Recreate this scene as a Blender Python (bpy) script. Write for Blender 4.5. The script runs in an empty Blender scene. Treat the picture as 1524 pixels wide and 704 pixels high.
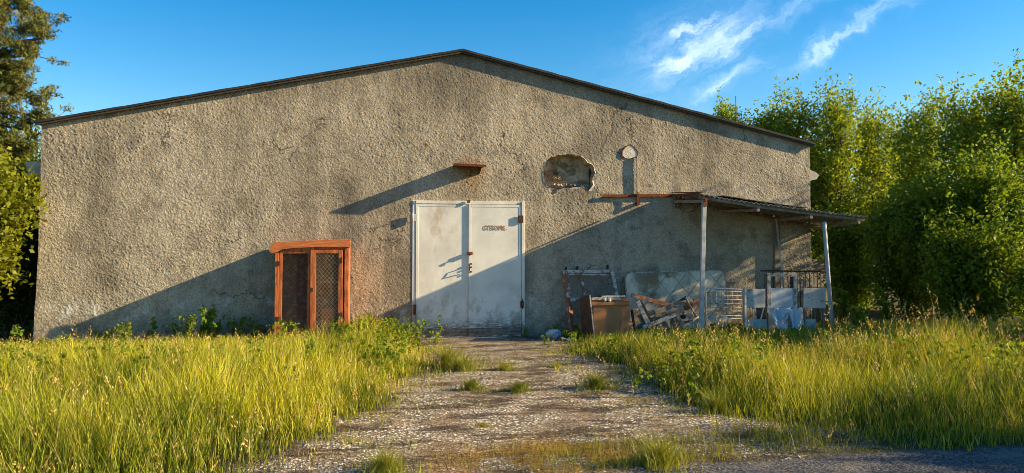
import bpy, bmesh, math, random
import numpy as np
from mathutils import Vector, Matrix, noise as mnoise

C = bpy.context.scene.collection
SC = bpy.context.scene
R = math.radians

# ------------------------------------------------------------------ camera
YAW, PITCH = R(10.42), R(2.0)
CAM = Vector((-1.51, -13.25, 1.60))
cd = bpy.data.cameras.new('camera'); cam = bpy.data.objects.new('camera', cd); C.objects.link(cam)
cam.location = CAM
cam.rotation_euler = (R(90) + PITCH, 0, -YAW)
cd.sensor_width = 36; cd.lens = 1100 / 1524 * 36; cd.shift_y = -21.4 / 1524
cd.clip_start = 0.1; cd.clip_end = 3000
SC.camera = cam

# ------------------------------------------------------------------ light
SUN_TO = Vector((4.5, -1.0, 1.78)).normalized()
EL = math.asin(SUN_TO.z); AZ = math.atan2(SUN_TO.x, SUN_TO.y)
SUN_STRENGTH = 5.0; SKY_STRENGTH = 0.080; EXPOSURE = 1.35
sl = bpy.data.lights.new('sun', 'SUN'); sun = bpy.data.objects.new('sun', sl); C.objects.link(sun)
sun.rotation_euler = SUN_TO.to_track_quat('Z', 'Y').to_euler(); sun.location = (30, -20, 30)
sl.energy = SUN_STRENGTH; sl.angle = R(0.5); sl.color = (1.0, 0.77, 0.44)
SC.view_settings.view_transform = 'Standard'; SC.view_settings.look = 'None'
SC.view_settings.exposure = EXPOSURE; SC.view_settings.gamma = 1

class NT:
    """tiny node-tree helper"""
    def __init__(s, nt): s.nt = nt; nt.nodes.clear()
    def n(s, t, **kw):
        nd = s.nt.nodes.new(t)
        for k, v in kw.items(): setattr(nd, k, v)
        return nd
    def put(s, inp, v):
        if hasattr(v, 'is_output'): s.nt.links.new(v, inp)
        elif v is not None: inp.default_value = v
    def math(s, op, a, b=None, clamp=False):
        nd = s.n('ShaderNodeMath', operation=op, use_clamp=clamp); s.put(nd.inputs[0], a)
        if b is not None: s.put(nd.inputs[1], b)
        return nd.outputs[0]
    def vmath(s, op, a, b=None, out=0, sc=None):
        nd = s.n('ShaderNodeVectorMath', operation=op); s.put(nd.inputs[0], a)
        if b is not None: s.put(nd.inputs[1], b)
        if sc is not None: s.put(nd.inputs['Scale'], sc)
        return nd.outputs[out]
    def noise(s, vec, scale, detail=4, rough=.55, dist=0, out='Fac'):
        nd = s.n('ShaderNodeTexNoise'); s.put(nd.inputs['Vector'], vec); s.put(nd.inputs['Scale'], scale)
        nd.inputs['Detail'].default_value = detail; nd.inputs['Roughness'].default_value = rough
        nd.inputs['Distortion'].default_value = dist
        return nd.outputs[out]
    def voro(s, vec, scale, feature='F1', out='Distance'):
        nd = s.n('ShaderNodeTexVoronoi', feature=feature); s.put(nd.inputs['Vector'], vec); s.put(nd.inputs['Scale'], scale)
        return nd.outputs[out]
    def ramp(s, fac, stops, interp='LINEAR'):
        nd = s.n('ShaderNodeValToRGB'); cr = nd.color_ramp; cr.interpolation = interp
        while len(cr.elements) > 1: cr.elements.remove(cr.elements[0])
        for i, (p, c) in enumerate(stops):
            e = cr.elements[0] if i == 0 else cr.elements.new(p)
            e.position = p; e.color = (c, c, c, 1) if isinstance(c, (int, float)) else (*c, 1)
        s.put(nd.inputs[0], fac); return nd.outputs[0]
    def mix(s, fac, a, b, mode='MIX'):
        nd = s.n('ShaderNodeMix', data_type='RGBA', blend_type=mode); s.put(nd.inputs[0], fac)
        for i, v in ((6, a), (7, b)):
            if isinstance(v, tuple): v = (*v, 1) if len(v) == 3 else v
            s.put(nd.inputs[i], v)
        return nd.outputs[2]
    def mapr(s, v, a, b, c=0., d=1., smooth=True):
        nd = s.n('ShaderNodeMapRange', interpolation_type='SMOOTHSTEP' if smooth else 'LINEAR'); s.put(nd.inputs[0], v)
        for i, q in enumerate((a, b, c, d)): nd.inputs[i + 1].default_value = q
        return nd.outputs[0]
    def sep(s, v):
        nd = s.n('ShaderNodeSeparateXYZ'); s.put(nd.inputs[0], v); return nd.outputs
    def comb(s, x, y, z):
        nd = s.n('ShaderNodeCombineXYZ'); s.put(nd.inputs[0], x); s.put(nd.inputs[1], y); s.put(nd.inputs[2], z); return nd.outputs[0]

world = bpy.data.worlds.new('World'); SC.world = world; world.use_nodes = True
w = NT(world.node_tree)
sky = w.n('ShaderNodeTexSky', sky_type='NISHITA'); sky.sun_disc = False
sky.sun_elevation = EL; sky.sun_rotation = AZ; sky.air_density = 1.0; sky.dust_density = 0.3; sky.ozone_density = 1.6
tc = w.n('ShaderNodeTexCoord'); d = tc.outputs['Generated']
hs = w.n('ShaderNodeHueSaturation'); w.put(hs.inputs['Color'], sky.outputs[0]); hs.inputs['Saturation'].default_value = 1.58
# cirrus wisps, laid out on a tangent plane of the sky dome facing the building
F0 = Vector((math.sin(YAW), math.cos(YAW), 0)); R0 = Vector((math.cos(YAW), -math.sin(YAW), 0))
df = w.vmath('DOT_PRODUCT', d, tuple(F0), out=1)
uu = w.math('DIVIDE', w.vmath('DOT_PRODUCT', d, tuple(R0), out=1), w.math('MAXIMUM', df, .05))
vv = w.math('DIVIDE', w.sep(d)[2], w.math('MAXIMUM', df, .05))
uv = w.comb(uu, vv, 0.)
wob = w.vmath('SCALE', w.vmath('SUBTRACT', w.noise(uv, 7, 6, .66, out='Color'), (.5, .5, .5)), sc=.095)
wob2 = w.vmath('SCALE', w.vmath('SUBTRACT', w.noise(uv, 30, 6, .7, out='Color'), (.5, .5, .5)), sc=.028)
uvw = w.vmath('ADD', w.vmath('ADD', uv, wob), wob2)
def wisp(px, py, ang, lx, ly, amp):
    cx, cy = (px - 762) / 1100, (369 - py) / 1100
    q = w.vmath('SUBTRACT', uvw, (cx, cy, 0)); a = R(ang)
    x = w.vmath('DOT_PRODUCT', q, (math.cos(a) / lx, math.sin(a) / lx, 0), out=1)
    y = w.vmath('DOT_PRODUCT', q, (-math.sin(a) / ly, math.cos(a) / ly, 0), out=1)
    r2 = w.math('ADD', w.math('MULTIPLY', x, x), w.math('MULTIPLY', y, y))
    return w.math('MULTIPLY', w.math('EXPONENT', w.math('MULTIPLY', r2, -1.)), amp)
tot = None
for a in [(1050, 40, 8, .055, .018, .9), (1000, 100, 48, .05, .016, .8), (1135, 40, 24, .085, .011, .55), (1070, 128, 40, .05, .010, .55),
          (1115, 108, 25, .03, .010, .4), (1260, 52, 32, .075, .010, .8), (1215, 76, 30, .03, .010, .5), (1040, 60, 30, .12, .05, .25), (1010, 82, 5, .06, .010, .4)]:
    v = wisp(*a); tot = v if tot is None else w.math('ADD', tot, v)
an = R(30)
st = w.comb(w.vmath('DOT_PRODUCT', uvw, (math.cos(an) * 9, math.sin(an) * 9, 0), out=1), w.vmath('DOT_PRODUCT', uvw, (-math.sin(an) * 42, math.cos(an) * 42, 0), out=1), 0.)
fib = w.mapr(w.noise(st, 1.0, 8, .68, .6), .36, .70, .10, 1.)
cl = w.math('MULTIPLY', w.math('MULTIPLY', tot, fib), .52, clamp=True)
skyc = w.mix(cl, hs.outputs[0], (8.5, 9.3, 11.))
bg = w.n('ShaderNodeBackground'); w.put(bg.inputs[0], skyc); bg.inputs[1].default_value = SKY_STRENGTH
wo = w.n('ShaderNodeOutputWorld'); world.node_tree.links.new(bg.outputs[0], wo.inputs[0])

SC.render.engine = 'CYCLES'
SC.cycles.filter_width = 0.9; SC.cycles.max_bounces = 8; SC.cycles.transparent_max_bounces = 4

# ------------------------------------------------------------------ helpers
_f = Vector((math.sin(YAW) * math.cos(PITCH), math.cos(YAW) * math.cos(PITCH), math.sin(PITCH)))
_u = R0.cross(_f)
def ray(px, py): return _f + (px - 762) / 1100 * R0 - (py - 330.6) / 1100 * _u
def W(px, py, out=0.):
    """point at distance `out` in front of the wall plane (y = 0) seen at photo pixel px, py"""
    dd = ray(px, py); return CAM + dd * ((-out - CAM.y) / dd.y)
def G(px, py, z=0.):
    dd = ray(px, py); return CAM + dd * ((z - CAM.z) / dd.z)

def tag(o, label=None, cat=None, group=None, kind=None):
    if label: o['label'] = label
    if cat: o['category'] = cat
    if group: o['group'] = group
    if kind: o['kind'] = kind
    return o
def thing(name, label, cat, loc, group=None):
    o = bpy.data.objects.new(name, None); C.objects.link(o); o.location = loc; o.empty_display_size = .2
    return tag(o, label, cat, group)
def wloc(o):
    v = Vector((0, 0, 0))
    while o is not None: v += Vector(o.location); o = o.parent
    return v

class MB:
    """mesh builder in world coordinates"""
    def __init__(s): s.v = []; s.f = []; s.sm = []
    def add(s, vs, fs, smooth=False):
        b = len(s.v); s.v += [tuple(v) for v in vs]; s.f += [tuple(b + i for i in f) for f in fs]; s.sm += [smooth] * len(fs); return s
    def box(s, c, size, rot=None):
        c = Vector(c); sx, sy, sz = [q / 2 for q in size]
        vs = [Vector((x, y, z)) for x in (-sx, sx) for y in (-sy, sy) for z in (-sz, sz)]
        if rot is not None: vs = [rot @ v for v in vs]
        return s.add([c + v for v in vs], [(0, 1, 3, 2), (4, 6, 7, 5), (0, 4, 5, 1), (2, 3, 7, 6), (0, 2, 6, 4), (1, 5, 7, 3)])
    def bb(s, x0, x1, y0, y1, z0, z1): return s.box(((x0 + x1) / 2, (y0 + y1) / 2, (z0 + z1) / 2), (abs(x1 - x0), abs(y1 - y0), abs(z1 - z0)))
    def bar(s, a, b, wd, th, up=(0, -1, 0), seg=1, wob=0., seed=0):
        """flat bar from a to b; th measured along `up` direction, wd across"""
        a, b = Vector(a), Vector(b); t = (b - a).normalized(); n = Vector(up); n = (n - t * n.dot(t))
        n = n.normalized() if n.length > 1e-5 else t.orthogonal().normalized()
        sdir = t.cross(n); rg = random.Random(seed); base = []; fs = []
        for k in range(seg + 1):
            p = a.lerp(b, k / seg)
            if wob: p = p + sdir * rg.uniform(-wob, wob) + n * rg.uniform(-wob, wob)
            for i, j in ((-1, -1), (1, -1), (1, 1), (-1, 1)): base.append(p + sdir * i * wd / 2 + n * j * th / 2)
        for k in range(seg):
            for i in range(4): j = (i + 1) % 4; fs.append((k * 4 + i, k * 4 + j, k * 4 + 4 + j, k * 4 + 4 + i))
        fs += [(3, 2, 1, 0), tuple(seg * 4 + i for i in range(4))]
        return s.add(base, fs)
    def tube(s, pts, rad, n=8, smooth=True):
        pts = [Vector(p) for p in pts]; rad = rad if isinstance(rad, (list, tuple)) else [rad] * len(pts)
        vs = []; fs = []; prev = None
        for i, p in enumerate(pts):
            t = (pts[min(i + 1, len(pts) - 1)] - pts[max(i - 1, 0)]).normalized()
            if prev is None: a = t.orthogonal().normalized()
            else: a = (prev - t * prev.dot(t)).normalized()
            prev = a; b = t.cross(a)
            for k in range(n):
                q = 2 * math.pi * k / n; vs.append(p + (a * math.cos(q) + b * math.sin(q)) * rad[i])
        for i in range(len(pts) - 1):
            for k in range(n): j = (k + 1) % n; fs.append((i * n + k, i * n + j, (i + 1) * n + j, (i + 1) * n + k))
        s.add(vs, fs, smooth); b0 = len(s.v) - len(vs)
        s.f += [tuple(b0 + k for k in reversed(range(n))), tuple(b0 + (len(pts) - 1) * n + k for k in range(n))]; s.sm += [False, False]
        return s
    def prism(s, poly, vec):
        """extrude a planar polygon (list of points) along vec"""
        n = len(poly); vec = Vector(vec); p = [Vector(q) for q in poly]
        return s.add(p + [q + vec for q in p], [tuple(reversed(range(n))), tuple(range(n, 2 * n))] + [(i, (i + 1) % n, n + (i + 1) % n, n + i) for i in range(n)])
    def grid(s, fn, nu, nv, th=0., smooth=True):
        """surface fn(u,v) ; th>0 gives it a back side along fn's third axis offset vector (fn returns point, normal)"""
        vs = []; vb = []
        for j in range(nv + 1):
            for i in range(nu + 1):
                p, nn = fn(i / nu, j / nv); vs.append(Vector(p)); vb.append(Vector(p) - Vector(nn) * th)
        fs = [(j * (nu + 1) + i, j * (nu + 1) + i + 1, (j + 1) * (nu + 1) + i + 1, (j + 1) * (nu + 1) + i) for j in range(nv) for i in range(nu)]
        if th <= 0: return s.add(vs, fs, smooth)
        m = len(vs); al = list(fs) + [tuple(m + q for q in reversed(f)) for f in fs]
        rim = [i for i in range(nu + 1)] + [(j) * (nu + 1) + nu for j in range(1, nv + 1)] + [nv * (nu + 1) + i for i in range(nu - 1, -1, -1)] + [j * (nu + 1) for j in range(nv - 1, 0, -1)]
        for k in range(len(rim)):
            a, b = rim[k], rim[(k + 1) % len(rim)]; al.append((b, a, m + a, m + b))
        return s.add(vs + vb, al, smooth)
    def build(s, name, mat, parent=None, bevel=0., loc=None):
        o_ = wloc(parent) if parent is not None else (Vector(loc) if loc is not None else s.base())
        me = bpy.data.meshes.new(name); me.from_pydata([tuple(Vector(v) - o_) for v in s.v], [], s.f)
        me.polygons.foreach_set('use_smooth', s.sm); me.materials.append(mat); me.update()
        ob = bpy.data.objects.new(name, me); C.objects.link(ob)
        if parent is not None: ob.parent = parent
        else: ob.location = o_
        if bevel:
            m = ob.modifiers.new('bevel', 'BEVEL'); m.width = bevel; m.segments = 2; m.limit_method = 'ANGLE'
        return ob
    def base(s):
        a = np.array(s.v); return Vector((float(a[:, 0].mean()), float(a[:, 1].mean()), float(a[:, 2].min())))

def np_mesh(name, verts, faces4, faces3, cols, mat, parent=None, smooth=False, loc=(0, 0, 0)):
    """fast mesh from numpy; faces4 (n,4), faces3 (m,3) ; cols per vertex (n,3)"""
    me = bpy.data.meshes.new(name); nv = len(verts)
    n4 = 0 if faces4 is None else len(faces4); n3 = 0 if faces3 is None else len(faces3)
    me.vertices.add(nv); me.vertices.foreach_set('co', (verts - np.array(loc)).astype(np.float32).ravel())
    idx = []; ls = []; p = 0
    if n4: idx.append(faces4.ravel()); ls.append(np.arange(n4) * 4); p = n4 * 4
    if n3: idx.append(faces3.ravel()); ls.append(p + np.arange(n3) * 3)
    idx = np.concatenate(idx).astype(np.int32); ls = np.concatenate(ls).astype(np.int32)
    me.loops.add(len(idx)); me.loops.foreach_set('vertex_index', idx)
    me.polygons.add(n4 + n3); me.polygons.foreach_set('loop_start', ls)
    if smooth: me.polygons.foreach_set('use_smooth', np.ones(n4 + n3, dtype=bool))
    me.update(calc_edges=True)
    if cols is not None:
        at = me.color_attributes.new('Col', 'FLOAT_COLOR', 'POINT')
        c4 = np.ones((nv, 4), np.float32); c4[:, :3] = cols; at.data.foreach_set('color', c4.ravel())
    me.materials.append(mat)
    ob = bpy.data.objects.new(name, me); C.objects.link(ob)
    if parent is not None: ob.parent = parent
    else: ob.location = loc
    return ob

def vnoise(x, y, scale, seed=0, octv=3):
    """value noise, numpy"""
    rg = np.random.RandomState(seed); tab = rg.rand(256, 256); o = 0; a = 1; t = 0
    for k in range(octv):
        X = x * scale * 2 ** k + 37.3 * k + 100; Y = y * scale * 2 ** k + 11.7 * k + 100
        xi = np.floor(X).astype(int); yi = np.floor(Y).astype(int); fx = X - xi; fy = Y - yi
        fx = fx * fx * (3 - 2 * fx); fy = fy * fy * (3 - 2 * fy)
        g = lambda i, j: tab[i % 256, j % 256]
        v = (g(xi, yi) * (1 - fx) + g(xi + 1, yi) * fx) * (1 - fy) + (g(xi, yi + 1) * (1 - fx) + g(xi + 1, yi + 1) * fx) * fy
        o = o + a * v; t += a; a *= .5
    return o / t

# ------------------------------------------------------------------ materials
def mat(name, fn, rough=.8, metal=0., spec=.3):
    m = bpy.data.materials.new(name); m.use_nodes = True; t = NT(m.node_tree)
    b = t.n('ShaderNodeBsdfPrincipled'); o = t.n('ShaderNodeOutputMaterial'); t.nt.links.new(b.outputs[0], o.inputs[0])
    b.inputs['Roughness'].default_value = rough; b.inputs['Metallic'].default_value = metal
    b.inputs['Specular IOR Level'].default_value = spec
    co = t.n('ShaderNodeTexCoord').outputs['Object']
    fn(t, b, co); return m
def bump(t, b, h, strength=.5, dist=.01):
    n = t.n('ShaderNodeBump'); n.inputs['Strength'].default_value = strength; n.inputs['Distance'].default_value = dist
    t.put(n.inputs['Height'], h); t.put(b.inputs['Normal'], n.outputs[0])
def simple(name, c1, c2, scale=8, rough=.75, metal=0., bs=.3, bd=.005, stretch=(1, 1, 1), spec=.3, patch=None, pcol=None, pscale=5, pr=(.52, .6)):
    def fn(t, b, co):
        v = t.vmath('MULTIPLY', co, stretch)
        n = t.noise(v, scale, 6, .6); c = t.ramp(n, [(.3, c1), (.7, c2)])
        if patch is not None:
            pm = t.mapr(t.noise(v, pscale, 6, .65), pr[0], pr[1]); c = t.mix(t.math('MULTIPLY', pm, patch), c, pcol)
        t.put(b.inputs['Base Color'], c); bump(t, b, t.noise(v, scale * 4, 5, .6), bs, bd)
    return mat(name, fn, rough, metal, spec)

def stucco(t, b, co):
    wv = t.n('ShaderNodeNewGeometry').outputs['Position']
    x, y, z = t.sep(wv)
    # wear and damp: large soft stains of the render itself
    big = t.noise(t.vmath('MULTIPLY', wv, (1, 1, .55)), .55, 6, .62)
    c = t.ramp(big, [(.36, (.19, .165, .125)), (.47, (.35, .30, .225)), (.60, (.48, .41, .31))])
    streak = t.mapr(t.noise(t.vmath('MULTIPLY', wv, (2.2, 1, .25)), 1.3, 5, .6), .5, .75)
    c = t.mix(t.math('MULTIPLY', streak, .45), c, (.19, .17, .14))
    mot = t.mapr(t.noise(t.vmath('ADD', wv, (4, 0, 2)), 2.0, 7, .76), .47, .62); c = t.mix(t.math('MULTIPLY', mot, .6), c, (.17, .145, .11))
    yl = t.mapr(t.noise(t.vmath('MULTIPLY', t.vmath('ADD', wv, (9, 0, 0)), (1.6, 1, .35)), 1.1, 4, .6), .52, .7); c = t.mix(t.math('MULTIPLY', yl, .4), c, (.56, .47, .34))
    up = t.mapr(t.math('ADD', z, t.math('MULTIPLY', t.noise(t.vmath('MULTIPLY', wv, (1.5, 1, .2)), 1.6, 5, .65), 2.6)), 5.1, 6.1)
    c = t.mix(t.math('MULTIPLY', up, .45), c, (.15, .13, .105))
    crk = t.voro(t.vmath('ADD', t.vmath('MULTIPLY', wv, (.45, 1, .6)), t.vmath('SCALE', t.noise(wv, 2.5, 5, .65, out='Color'), sc=.35)), 1.1, 'DISTANCE_TO_EDGE')
    ck = t.math('MULTIPLY', t.mapr(crk, .010, .003), t.mapr(t.noise(wv, .7, 3, .5), .52, .58)); c = t.mix(t.math('MULTIPLY', ck, .75), c, (.06, .05, .04))
    spl = t.math('MULTIPLY', t.mapr(z, .55, .05), t.mapr(t.noise(wv, 3.2, 6, .7), .38, .6)); c = t.mix(t.math('MULTIPLY', spl, .6), c, (.12, .105, .075))
    # pale mineral bloom along the foot of the wall
    foot = t.math('MULTIPLY', t.mapr(z, .15, .42), t.mapr(z, .95, .5))
    bl = t.math('MULTIPLY', foot, t.mapr(t.noise(wv, 2.6, 6, .7), .5, .68))
    c = t.mix(t.math('MULTIPLY', bl, .8), c, (.62, .62, .60))
    # rust run under the canopy bracket and at the opening
    rx = t.math('MULTIPLY', t.mapr(t.math('ABSOLUTE', t.math('SUBTRACT', x, .17)), .42, .05), t.mapr(z, 2.35, 3.0))
    rx = t.math('MULTIPLY', rx, t.mapr(z, 3.35, 3.05))
    c = t.mix(t.math('MULTIPLY', rx, t.mapr(t.noise(wv, 6, 5, .7), .35, .65, .2, .75)), c, (.26, .12, .035))
    fine = t.noise(wv, 38, 5, .75); c = t.mix(.75, c, t.ramp(fine, [(.36, .42), (.5, .9), (.66, 1.25)]), 'MULTIPLY')
    pit = t.mapr(t.voro(t.vmath('ADD', wv, t.vmath('SCALE', t.noise(wv, 30, 3, .6, out='Color'), sc=.03)), 21), .05, .24)
    sparse = t.mapr(t.noise(wv, 12, 3, .6), .48, .6); c = t.mix(t.math('MULTIPLY', t.math('MULTIPLY', t.math('SUBTRACT', 1., pit), sparse), .75), c, (.07, .055, .04))
    t.put(b.inputs['Base Color'], c)
    # roughcast: flicked-on mortar, diagonal ridges and lumps
    a = R(-35)
    sv = t.comb(t.math('ADD', t.math('MULTIPLY', x, math.cos(a)), t.math('MULTIPLY', z, -math.sin(a))),
                y, t.math('MULTIPLY', t.math('ADD', t.math('MULTIPLY', x, math.sin(a)), t.math('MULTIPLY', z, math.cos(a))), .6))
    n1 = t.noise(sv, 21, 5, .7, .8); n2 = t.noise(wv, 55, 4, .7); n3 = t.noise(wv, 4, 2, .5)
    h = t.math('ADD', t.math('ADD', t.math('MULTIPLY', n1, .8), t.math('MULTIPLY', n2, .6)), t.math('ADD', t.math('MULTIPLY', n3, .5), t.math('MULTIPLY', pit, .35)))
    bump(t, b, h, .8, .02)
M_stucco = mat('stucco_roughcast', stucco, .95, 0, .15)

def white_door(t, b, co):
    wv = t.n('ShaderNodeNewGeometry').outputs['Position']; x, y, z = t.sep(wv)
    n = t.noise(t.vmath('MULTIPLY', wv, (1, 1, .6)), 3.2, 6, .7)
    c = t.ramp(t.noise(wv, 1.8, 5, .6), [(.35, (.56, .55, .50)), (.65, (.74, .72, .66))])
    # rust bleeding, upper half of the left leaf, lower dirt
    up = t.math('MULTIPLY', t.mapr(z, 1.2, 2.1), t.mapr(t.math('ABSOLUTE', t.math('SUBTRACT', x, -.33)), .42, .1))
    s1 = t.math('MULTIPLY', up, t.mapr(n, .47, .68))
    c = t.mix(t.math('MULTIPLY', s1, .6), c, (.36, .20, .08))
    lo = t.math('MULTIPLY', t.mapr(z, 1.15, .3), t.mapr(n, .48, .62))
    c = t.mix(t.math('MULTIPLY', lo, .7), c, (.25, .21, .14))
    sp = t.mapr(t.noise(wv, 26, 4, .7), .66, .72); c = t.mix(t.math('MULTIPLY', sp, .8), c, (.22, .1, .04))
    ft = t.math('MULTIPLY', t.mapr(z, .42, .12), t.mapr(t.noise(t.vmath('MULTIPLY', wv, (1, 1, 5)), 9, 5, .7), .42, .54))
    c = t.mix(t.math('MULTIPLY', ft, .9), c, (.1, .08, .06))
    drip = t.mapr(t.noise(t.vmath('MULTIPLY', wv, (14, 1, .7)), 2.0, 4, .6), .6, .75)
    c = t.mix(t.math('MULTIPLY', drip, .22), c, (.34, .27, .16))
    t.put(b.inputs['Base Color'], c); bump(t, b, t.noise(wv, 7, 5, .6), .25, .01)
M_door = mat('white_door_paint', white_door, .5, 0, .4)

M_roof = simple('dark_roofing', (.02, .02, .02), (.045, .042, .04), 10, .85)
M_fascia = simple('dark_eaves_board', (.03, .026, .022), (.08, .065, .05), 14, .8, stretch=(1, 1, 6))
M_rust = simple('rust', (.07, .022, .010), (.20, .065, .022), 25, .9, bs=.6, bd=.004)
M_conc = simple('pale_concrete', (.34, .31, .27), (.52, .48, .42), 9, .9, bs=.5)
M_niche = simple('broken_masonry', (.28, .20, .125), (.66, .50, .32), 5, .95, bs=1., bd=.05, patch=.8, pcol=(.14, .09, .05), pscale=4, pr=(.5, .62))
M_plaster = simple('chipped_plaster', (.48, .42, .34), (.66, .60, .52), 16, .9, bs=.8, bd=.01)
M_white = simple('weathered_white_enamel', (.38, .37, .34), (.56, .55, .52), 6, .45, patch=.8, pcol=(.16, .10, .06), pscale=9, pr=(.60, .68), bs=.2)
M_whitewood = simple('peeling_white_wood', (.36, .34, .30), (.58, .55, .49), 14, .8, patch=.85, pcol=(.15, .10, .07), pscale=11, pr=(.5, .58), stretch=(1, 1, 1), bs=.5)
M_peel = simple('peeling_brown_white_wood', (.15, .06, .035), (.30, .13, .075), 12, .8, patch=.9, pcol=(.50, .47, .43), pscale=10, pr=(.52, .6), bs=.5)
M_brown = simple('brown_veneer', (.30, .13, .05), (.42, .19, .08), 5, .55, bs=.15, patch=.5, pcol=(.14, .07, .03), pscale=3, pr=(.55, .8))
M_darkwood = simple('dark_wood', (.05, .03, .022), (.13, .07, .045), 9, .75, bs=.4)
M_redwood = simple('reddish_plank', (.15, .06, .03), (.30, .13, .07), 12, .7, bs=.4, patch=.5, pcol=(.35, .30, .26), pscale=12)
M_greywood = simple('grey_weathered_wood', (.13, .10, .075), (.32, .26, .20), 14, .85, bs=.6)
M_orange = None
def orange(t, b, co):
    v = t.vmath('MULTIPLY', co, (8, 8, 1)); n = t.noise(v, 4, 5, .6, .4)
    c = t.ramp(n, [(.3, (.26, .06, .018)), (.5, (.46, .125, .036)), (.7, (.62, .22, .075))])
    c = t.mix(t.math('MULTIPLY', t.mapr(t.noise(t.vmath('MULTIPLY', co, (3, 3, 1)), 5, 6, .75), .48, .62), .75), c, (.12, .045, .02))
    t.put(b.inputs['Base Color'], c); bump(t, b, n, .35, .006)
M_orange = mat('orange_stained_wood', orange, .6, 0, .35)
def orangeh(t, b, co):
    v = t.vmath('MULTIPLY', co, (1, 8, 8)); n = t.noise(v, 4, 5, .6, .4)
    c = t.ramp(n, [(.3, (.34, .09, .026)), (.55, (.52, .16, .05)), (.75, (.66, .25, .09))])
    c = t.mix(t.math('MULTIPLY', t.mapr(t.noise(co, 5, 5, .7), .56, .7), .6), c, (.30, .17, .09))
    t.put(b.inputs['Base Color'], c); bump(t, b, n, .4, .008)
M_orangeh = mat('orange_board', orangeh, .6, 0, .35)
M_wire = simple('rusty_lit_wire', (.42, .26, .15), (.62, .50, .36), 9, .6, .4)  # rusty mesh of the right cage door, coloured brighter as if sunlit
M_wired = simple('dull_shaded_wire', (.10, .10, .10), (.20, .19, .18), 30, .6, .6)  # dull screen wire; also the left cage door's mesh, coloured dark for shade
M_iron = simple('dark_iron', (.03, .022, .018), (.10, .05, .03), 20, .8, .3)
M_post = simple('painted_steel_post', (.30, .32, .33), (.44, .46, .47), 7, .5, .0, patch=.7, pcol=(.2, .12, .07), pscale=12, pr=(.62, .7), bs=.2)
M_corr = simple('corrugated_sheet', (.22, .21, .19), (.46, .44, .40), 4, .7, .25, patch=.7, pcol=(.12, .055, .03), pscale=4, pr=(.5, .65), bs=.2)
M_tar = simple('tar_sheet', (.015, .015, .015), (.04, .04, .04), 8, .8)
M_fence = simple('concrete_fence', (.17, .155, .14), (.28, .26, .23), 5, .9, bs=.4)
M_bark = simple('bark', (.045, .032, .022), (.13, .095, .065), 12, .95, bs=1., bd=.02, stretch=(3, 3, .6))
M_pinebark = simple('pine_bark', (.12, .05, .025), (.32, .15, .07), 12, .95, bs=1., bd=.02, stretch=(3, 3, .8))
M_plastic = simple('plastic_bag', (.42, .46, .55), (.75, .76, .78), 14, .35, bs=.8, bd=.02, patch=.8, pcol=(.10, .22, .55), pscale=9, pr=(.55, .6))
M_paper = simple('scrap_paper', (.6, .58, .52), (.75, .73, .68), 12, .8)
M_letter = simple('rust_letter_paint', (.34, .13, .03), (.46, .20, .06), 40, .7)
M_metalsheet = simple('bluish_white_sheet', (.42, .44, .48), (.58, .60, .64), 5, .4, bs=.3, bd=.01, patch=.5, pcol=(.25, .22, .2), pscale=10, pr=(.62, .7))

def mattress_m(t, b, co):
    wv = t.n('ShaderNodeNewGeometry').outputs['Position']
    c = t.ramp(t.noise(wv, 3, 5, .6), [(.35, (.48, .40, .29)), (.65, (.68, .59, .45))])
    st = t.mapr(t.noise(t.vmath('ADD', wv, (3.3, 0, 1.2)), 2.4, 6, .62), .46, .6)
    mx_, my_, mz_ = t.sep(wv); ce = t.mapr(t.math('ABSOLUTE', t.math('SUBTRACT', mx_, 3.75)), 1.0, .25)
    c = t.mix(t.math('MULTIPLY', t.math('MULTIPLY', st, t.math('ADD', t.math('MULTIPLY', ce, .7), .2)), .95), c, (.19, .12, .055))
    t.put(b.inputs['Base Color'], c); bump(t, b, t.noise(wv, 60, 3, .5), .3, .004)
M_mattress = mat('stained_mattress_ticking', mattress_m, .95, 0, .1)
M_seam = simple('mattress_seam', (.16, .14, .12), (.26, .24, .21), 20, .9)

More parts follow.
